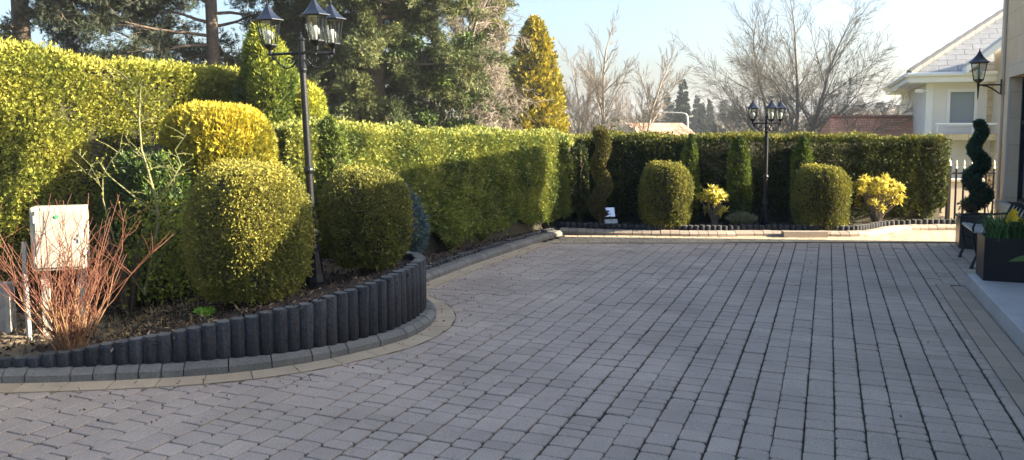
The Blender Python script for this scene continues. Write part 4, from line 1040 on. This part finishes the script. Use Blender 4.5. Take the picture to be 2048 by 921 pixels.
mb = MB(); xw = Hs(1999, 200, -1.1)[0]; bb(mb, xw, xw+3.4, -1.08, -.05, -.4, p0_.z+(p1_.z-p0_.z)*.6-.15); part('wing_wall', M['surround'], mb)
s0 = Hs(1838, 182, -.1); mb = MB(); mb.box((s0[0], -.1, s0[1]), (.22, .12, .10)); mb.tube([(.0, -.03, s0[1]), (s0[0], -.1, s0[1])], .025, 6); part('flood_lamp', M['white'], mb)
# two more roofs
def roof_house(name, label, x0, x1, Y, zr, ze, depth, m, zb=-4.5, gable=None):
    root = empty(name, (x0, Y, zb), label, 'house'); o_ = Vector((x0, Y, zb)); ov = .3
    mb = MB(); mb.box(((x0+x1)/2, Y+depth/2, (ze+zb)/2), (x1-x0-.6, depth-.6, ze-zb)); o = mb.build('wall', M['render'], root)
    for v in o.data.vertices: v.co -= o_
    a, b_, c, d_ = Vector((x0, Y, ze)), Vector((x1, Y, ze)), Vector((x1, Y+depth, ze)), Vector((x0, Y+depth, ze)); e, f_ = Vector((x0+(gable or 0), Y+depth/2, zr)), Vector((x1-(gable or 0), Y+depth/2, zr))
    mb = MB()
    for q in ((a, b_, f_, e), (c, d_, e, f_), (d_, a, e), (b_, c, f_)): mb.poly(q)
    o = mb.build('roof', m, root)
    for v in o.data.vertices: v.co -= o_
    uv_box(o)
    mb = MB(); mb.tube([e+Vector((0, 0, .02)), f_+Vector((0, 0, .02))], .07, 6); o2 = mb.build('ridge', m, o)
    for v in o2.data.vertices: v.co -= o_
    return root
za = at(1662, 234, 26); zb_ = at(1845, 234, 26)
roof_house('tiled_roof_house', 'low house with terracotta tiled roof behind the far hedge', za.x, zb_.x+2, 26, za.z, -.2, 4, M['terracotta'], gable=.8)
# small gabled house with brown roof, white bargeboards
g0 = at(1252, 255, 38); xe = at(1325, 270, 38).x; root = empty('gabled_house', (g0.x, 38, -4), 'small gabled house with brown roof and white bargeboards', 'house'); o_ = Vector((g0.x, 38, -4))
hw = 1.55; rise = .95; zr = g0.z+.22
def gpart(name, m, mb, uv=False, par=None):
    o = mb.build(name, m, par or root)
    for v in o.data.vertices: v.co -= o_
    if uv: uv_box(o)
    return o
# the gable faces the viewer a little to the left; ridge runs back and right
rd = Vector((.93, .37, 0)); gd = Vector((.37*.6+.75, -.65, 0)).normalized()
a = Vector((g0.x, 38, zr)); L_ = Vector((g0.x-1.0, 38.1, zr-rise*.72)); R_ = Vector((g0.x+.8, 37.6, zr-rise*.72))
mb = MB(); ext = rd*3.2
mb.poly([a, R_, R_+ext, a+ext]); mb.poly([L_, a, a+ext, L_+ext]); mb.poly([R_+ext, L_+ext, a+ext]); gpart('roof', M['browntile'], mb, True)
mb = MB(); q = -rd*.03
mb.poly([a+q-Vector((0, 0, .1)), L_+q+Vector((0.1, 0, -.05)), (L_+q)+Vector((.1, 0, -3)), R_+q+Vector((-.1, 0, -3)), R_+q+Vector((-.1, 0, -.05))]); 
mb.box((g0.x+1.4, 38.7, -1.8), (3.6, 1.0, 3.4), .38); gpart('wall', M['render'], mb)
mb = MB(); qf = -gd.cross(Vector((0, 0, 1)))*.0+Vector((-.03, -.08, 0))
mb.tube([L_+qf+Vector((-.05, 0, -.06)), a+qf+Vector((0, 0, -.04)), R_+qf+Vector((.05, 0, -.06))], .075, 4); gpart('bargeboard', M['white'], mb)
# street lamp beyond
p0 = at(1375, 262, 45); root = empty('street_lamp', (p0.x, 45, -4), 'grey street lamp with curved arm above the far hedge', 'street lamp')
b = MB(); zt = at(1375, 232, 45).z+4; xe = at(1310, 225, 45).x-p0.x; ze_ = at(1310, 224, 45).z+4
b.tube([(0, 0, 0), (0, 0, zt-.2), (-.02, 0, zt), (-.12, 0, zt+.12), (-.35, 0, zt+.17), (xe, 0, ze_)], [.08, .06, .05, .045, .04, .035], 8); b.build('pole', M['metalgrey'], root)
b = MB(); b.lathe([(-.42, .02), (-.38, .10), (-.2, .17), (.1, .15), (.3, .08), (.34, .03)], 10, (xe-.2, 0, ze_), M=Matrix.Rotation(PI/2, 3, 'Y') @ Matrix.Scale(.5, 3, Vector((1, 0, 0)))); b.build('lamp_head', M['metalgrey'], root)

# ------------------------------------------------------------ background trees
def bare_tree(label, loc, L0, r0, P, seed, m='barkgrey', name='bare_tree', d0=(0, 0, 1), trunks=1, spread=.0):
    rr = random.Random(seed); root = empty(name, loc, label, 'tree'); tr = MB(); cr = MB(); tips = []
    for k in range(trunks):
        a = 2*PI*k/max(trunks, 1)+.4; d = Vector(d0)+Vector((math.cos(a)*spread, math.sin(a)*spread*.6, 0)); d.normalize()
        grow(tr, Vector((math.cos(a)*.1*(trunks > 1), 0, 0)), d, L0, r0, 0, P, tips, rr)
    # split trunk (thick) from twigs (thin)
    tr.build('branches', M[m], root, smooth=True)
    return root, tips
PB = {'levels': 5, 'rmin': .0045, 0: dict(jit=.04, trop=.03, seg=5, n=8, taper=.6), 1: dict(count=10, ang=.92, len=.92, jit=.08, trop=.012, seg=7, n=6, start=.40, rf=.5, taper=.85),
      2: dict(count=11, ang=.55, len=.50, jit=.08, trop=.01, seg=5, n=4, start=.12, rf=.5), 3: dict(count=8, ang=.5, len=.48, jit=.10, trop=-.02, seg=4, n=3, start=.05), 4: dict(count=6, ang=.5, len=.52, jit=.12, trop=-.05, seg=3, n=3, start=.05)}
z30 = -3.2
t1 = at(1572, 268, 30)
bare_tree('wide spreading bare tree behind the far lamp post', (t1.x, 30, z30), 5.2, .17, PB, 14, d0=(.03, 0, 1), trunks=3, spread=.20)
t2 = at(1205, 268, 34)
PB2 = {'levels': 5, 'rmin': .005, 0: dict(jit=.03, trop=.03, seg=5, n=8, taper=.3), 1: dict(count=11, ang=.62, len=.36, jit=.07, trop=.03, seg=5, n=6, start=.58, rf=.55), 2: dict(count=8, ang=.5, len=.55, jit=.08, trop=.03, seg=5, n=4, start=.15), 3: dict(count=7, ang=.45, len=.5, jit=.1, trop=.02, seg=4, n=3, start=.1), 4: dict(count=6, ang=.45, len=.55, jit=.1, trop=.01, seg=3, n=3, start=.1)}
bare_tree('slim bare tree right of the gold cypress', (t2.x, 34, -3.6), 6.7, .09, PB2, 6, m='barkpale')
t3 = at(1160, 268, 36); bare_tree('thin bare sapling-like tree close to the gold cypress foot', (t3.x, 36, -3.6), 6.0, .06, PB2, 16, m='barkpale')
t3 = at(1255, 268, 36); bare_tree('leaning bare tree above the small gabled house', (t3.x, 36, -3.6), 6.2, .07, PB2, 26, m='barkpale', d0=(.18, 0, 1))

def conifer(name, label, loc, H_, Rb, m, dens, L, Wd, tone=.5, tiers=26, droop=.25, seed=1, trunk=.1, group=None, up=.1, pw=.85, jit=.5, z0=.06, fan=2, bark='bark'):
    """trunk with whorls of drooping boughs, leaves hung along each bough"""
    rr = random.Random(seed); root = empty(name, loc, label, 'tree', group); mb = MB(); Ps = []; Ns = []
    mb.tube([(0, 0, -.2), (0, 0, H_*.5), (0, 0, H_*.99)], [trunk, trunk*.6, .01], 8)
    for k in range(tiers):
        t = z0+(1-z0)*(k+rr.random()*.6)/tiers; rad = Rb*(1-t)**pw*rr.uniform(.78, 1.12)+.02; nb = max(5, int(9*(1-t)+4))
        for j in range(nb):
            a = 2*PI*(j+rr.random()*.7)/nb; rl = rad*rr.uniform(.75, 1.12); e = Vector((math.cos(a), math.sin(a), 0))
            p0 = Vector((0, 0, H_*t)); pe = p0+e*rl+Vector((0, 0, -droop*rl+.12*rl*rr.random()))
            mb.tube([p0, p0.lerp(pe, .5)+Vector((0, 0, .06*rl)), pe], [trunk*.16*(1-t)+.006, .005, .003], 3, cap=False)
            c = max(3, int(dens*rl))
            for q in range(c):
                f_ = rr.random()**.55; w = p0.lerp(pe, f_)+Vector((0, 0, .06*rl*math.sin(PI*f_)))
                sp_ = (.20*rl*(1.1-f_)+.03); off = Vector((-e.y, e.x, 0))*rr.gauss(0, sp_)+Vector((0, 0, rr.gauss(-.25*sp_, sp_*.4)))
                Ps.append(tuple(w+off)); Ns.append(tuple((e*.9+off*2/max(sp_*3, .01)+Vector((0, 0, -.1))).normalized()))
    V, T = leaves(np.array(Ps), np.array(Ns), L, Wd, fan=fan, up=up, jit=jit, tone=tone, ts=2)
    build_leaves('crown', V, T, m, root); mb.build('trunk', M[bark], root, smooth=True)
    return root
# gold cypress: cone of upright sprays
c0 = at(1067, 264, 21)
root = empty('gold_cypress', (c0.x, 21, -.4), 'tall golden cypress cone in the middle distance', 'tree'); rr = random.Random(3)
Hc = at(1070, 18, 21).z+.4-.28; pr = [(0, .80), (.8, .90), (1.8, .82), (2.6, .70), (3.4, .53), (4.0, .40), (Hc-.45, .26), (Hc-.15, .14), (Hc, .04)]
Ps, Ns = [], []
for k in range(520):          # each spray a clump of its own
    z = rr.random()*Hc; r = np.interp(z, [q[0] for q in pr], [q[1] for q in pr]); a = rr.random()*2*PI; s_c = rr.uniform(.10, .20)
    r *= rr.choice([.72, .9, .95, 1.08]); c = np.array([r*math.cos(a), r*math.sin(a), z]); m_ = 60
    s_c *= min(1, .35+r); G = RNG.normal(size=(m_, 3))*np.array([s_c*.5, s_c*.5, s_c*.7]); Ps.append(c+G); Ns.append(nrm(G*3+np.array([math.cos(a), math.sin(a), .5])))
V, T = leaves(np.concatenate(Ps), np.concatenate(Ns), .10, .035, 3, .7, .45, tone=.56, tamp=.12, ts=6)
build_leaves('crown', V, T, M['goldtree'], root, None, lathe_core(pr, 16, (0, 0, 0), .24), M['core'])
mb = MB(); mb.tube([(0, 0, -.4), (0, 0, 2)], .09, 8); mb.build('trunk', M['bark'], root)

# old dark conifer mass: big branching trees carrying sprays
def pine(name, label, loc, H_, r0, zs, blen, seed, m, L, Wd, nb=16, tone=.45, per=5, droop=-.03, lean=(0, 0), bark='bark', fan=4, sub=7, az=None, jit=.9, up=.2, flat=.35):
    rr = random.Random(seed); root = empty(name, loc, label, 'tree'); mb = MB(); tips = []
    tr = MB(); top = Vector((lean[0], lean[1], H_))
    pts = [Vector((0, 0, -.3)), top*.25+Vector((.04, 0, 0)), top*.5, top*.75-Vector((.05, 0, 0)), top]; tr.tube(pts, [r0*1.15, r0, r0*.85, r0*.6, .03], 10)
    P = {'levels': 3, 'rmin': .005, 'flat': flat, 0: dict(jit=.10, trop=droop, seg=6, n=6, taper=.8), 1: dict(count=sub, ang=.75, len=.42, jit=.12, trop=.0, seg=4, n=4, start=.2, rf=.5), 2: dict(count=5, ang=.7, len=.45, jit=.15, trop=.02, seg=3, n=3, start=.1)}
    for k in range(nb):
        z = zs[0]+(zs[1]-zs[0])*(k+rr.random())/nb; a = (rr.random()*2*PI) if az is None else rr.choice(az)+rr.gauss(0, .35)
        d = Vector((math.cos(a), math.sin(a), rr.uniform(-.15, .35))).normalized(); b0 = top*(z/H_)
        grow(mb, b0, d, blen*rr.uniform(.6, 1.15), r0*.28, 0, P, tips, rr)
    tr.build('trunk', M[bark], root, smooth=True); mb.build('limbs', M[bark], root, smooth=True)
    Pp = np.array([tuple(p) for p, _ in tips]); Nn = np.array([tuple(e) for _, e in tips])
    Pp = np.repeat(Pp, per, 0)+RNG.normal(size=(len(Pp)*per, 3))*L*.6; Nn = np.repeat(Nn, per, 0)
    V, T = leaves(Pp, Nn, L, Wd, fan, up, jit, tone=tone, spread=.5, ts=2); build_leaves('crown', V, T, m, root)
    return root
p = at(42, 90, 13.5); pine('pine_tree', 'dark pine whose thick trunk stands at the far left', (p.x, 13.5, 0), 8.5, .15, (1.9, 5.2), 2.1, 31, M['pine'], .10, .012, 25, per=10, fan=5)
p = at(424, 128, 14.5); pine('pine_tree', 'dark pine with tall straight trunk left of the near lanterns', (p.x, 14.5, 0), 9, .115, (2.7, 5.4), 2.2, 32, M['pine'], .11, .013, 22, per=10, fan=5, az=[PI, PI*1.1, PI*.9, -2.2, 0.2, 1.5])
p = at(240, 90, 17); pine('pine_tree', 'drooping pine branches between the two dark trunks', (p.x, 17, 0), 8, .08, (2.2, 5.5), 2.0, 33, M['pine'], .12, .014, 11, per=7, fan=5, lean=(.8, 0))
p = at(560, 120, 16.5); pine('light_green_conifer', 'fresh green conifer behind the near lanterns', (p.x, 16.5, 0), 7.5, .12, (1.8, 6.5), 1.35, 34, M['spruce'], .085, .012, 26, tone=.55, per=15)
p = at(750, 240, 15.0); pine('old_cedar', 'massive olive conifer towering over the side hedge', (p.x, 15.0, 0), 8, .17, (1.1, 6.6), 1.62, 35, M['spruce'], .085, .012, 84, tone=.42, per=23, fan=3, sub=8, droop=-.045, jit=.8)
p = at(680, 240, 16.2); pine('old_cedar', 'brownish shaded conifer behind the near lamp pole', (p.x, 16.2, 0), 8, .13, (1.0, 5.5), 1.2, 36, M['spruce'], .085, .012, 44, tone=.25, per=20, fan=3, sub=8, droop=-.05)
p = at(868, 240, 15.5); pine('evergreen_tree', 'dark glossy evergreen at the right foot of the massive conifer', (p.x, 15.5, 0), 3.4, .07, (.9, 3.2), .75, 37, M['ever'], .09, .030, 40, tone=.5, per=10, fan=2, sub=8)
p = at(965, 200, 18); pine('thin_conifer', 'thin loose conifer reaching the top of the photo beside the sky', (p.x, 18, 0), 5.2, .05, (1.6, 4.9), .5, 38, M['spruce'], .10, .018, 42, tone=.50, per=9, fan=3, az=None)
# weeping bare tree: tangled beige twigs
PW = {'levels': 5, 'rmin': .0045, 0: dict(jit=.05, trop=.03, seg=5, n=8, taper=.4), 1: dict(count=20, ang=.85, len=.34, jit=.14, trop=.02, seg=6, n=5, start=.22, rf=.45), 2: dict(count=8, ang=.7, len=.6, jit=.16, trop=-.08, seg=5, n=4, start=.1, rf=.5),
      3: dict(count=7, ang=.6, len=.6, jit=.18, trop=-.12, seg=5, n=3, start=.05, rf=.5), 4: dict(count=4, ang=.6, len=.6, jit=.2, trop=-.12, seg=4, n=3, start=.05)}
p = at(945, 250, 16); bare_tree('weeping bare tree of tangled beige twigs left of the gold cypress', (p.x, 16, 0), 3.3, .06, PW, 41, m='barkpale', name='weeping_tree')
p = at(985, 255, 18); bare_tree('short tangled bare bush against the gold cypress', (p.x, 18, 0), 1.8, .04, PW, 42, m='barkpale', name='weeping_tree')
p = at(925, 255, 17.5); bare_tree('pale bare birch rising above the tangled twigs', (p.x, 17.5, 0), 3.3, .05, PB2, 43, m='barkpale')
# conifer beyond, loose olive
p = at(1230, 268, 30); conifer('olive_conifer', 'loose olive conifer behind the slim bare tree', (p.x, 30, -3.3), 5.3, 1.25, M['spruce'], 26, .16, .03, .5, 24, .15, 5, .08)
p = at(1368, 268, 62); 
blues = [(1310, 195, 78, .9), (1335, 182, 80, 1.5), (1366, 158, 62, 1.55), (1395, 190, 82, 1.6), (1420, 198, 84, 1.4), (1405, 205, 74, 1.2), (1345, 205, 70, 1.4), (1292, 218, 72, 1.5)]
names = ['narrow leftmost fir of the distant blue group', 'broad blue fir left of the tallest distant one', 'tallest pointed blue fir in the distance', 'blue fir just right of the tallest distant one', 'rightmost tall fir of the distant blue group', 'short fir low in front at the right of the blue group', 'short fir low in front of the broad blue one', 'low fir directly behind the street lamp head']
for i, ((px, py, Yd, rb_s), nm) in enumerate(zip(blues, names)):
    q = at(px, py, Yd); zb = gz(q.x, Yd); conifer('distant_fir', nm, (q.x, Yd, zb), q.z-zb, rb_s, M['farfir'], 60, .36, .16, .5, 30, .25, 50+i, .12, 'distant blue firs', pw=.95)
for i, (px, py, Yd, rb_s) in enumerate([(1450, 200, 150, 2.0), (1468, 208, 155, 1.6), (1690, 206, 140, 2.2), (1720, 196, 150, 2.6), (1760, 204, 150, 2.2), (1795, 208, 145, 2.0), (1808, 200, 160, 1.8)]):
    q = at(px, py, Yd); zb = gz(q.x, Yd); nm = ['small pine on the grassy hill left of the far lamp', 'smaller of the two hill pines, nearer the far lamp', 'leftmost dark fir above the terracotta roof', 'tallest dark fir above the terracotta roof', 'third dark fir above the terracotta roof', 'fourth dark fir, nearing the white house', 'last dark fir beside the white house eave'][i]
    conifer('distant_fir', nm, (q.x, Yd, zb), q.z-zb, rb_s, M['farfir'], 26, .7, .35, .45, 16, .1, 70+i, .15, 'distant firs on the hill', pw=.6)
# far-off wood: one mass of twiggy crowns
Vs, Ts = [], []
rr = random.Random(8)
for k in range(230):
    px = rr.uniform(1080, 1850); Yd = rr.uniform(70, 210)
    if 1425 < px < 1500 and rr.random() < .75: continue
    q = at(px, 250, Yd); zb = gz(q.x, Yd); top = at(px, rr.uniform(226, 256) if px < 1640 else rr.uniform(214, 242), Yd).z; h_ = max(1.5, top-zb); rc = rr.uniform(1.3, 2.6)
    m_ = 260; G = RNG.normal(size=(m_, 3)); G = nrm(G)*RNG.random((m_, 1))**.4*np.array([rc, rc, h_*.42])
    v, t = leaves(G+np.array([q.x, Yd, zb+h_*.58]), nrm(G), .9, .10, 2, .5, .6, tone=rr.random(), tvar=.1, tamp=0); Vs.append(v); Ts.append(t)
o = build_leaves('distant_wood', np.concatenate(Vs), np.concatenate(Ts), M['farwood']); tag(o, 'hazy brown bare woodland along the foot of the hill', 'wood', kind='stuff')

# ------------------------------------------------------------ air
hz = MB(); hz.box((0, 180, 4.0), (740, 520, 20)); M['haze'] = bpy.data.materials.new('air_haze'); M['haze'].use_nodes = True
nt = M['haze'].node_tree; nt.nodes.remove(nt.nodes['Principled BSDF']); v_ = nt.nodes.new('ShaderNodeVolumePrincipled')
v_.inputs['Color'].default_value = (.86, .92, 1, 1); v_.inputs['Density'].default_value = .0010; v_.inputs['Anisotropy'].default_value = .2
nt.links.new(v_.outputs[0], nt.nodes['Material Output'].inputs['Volume'])
tag(hz.build('haze', M['haze']), 'pale blue air softening the far trees', 'haze', kind='stuff')
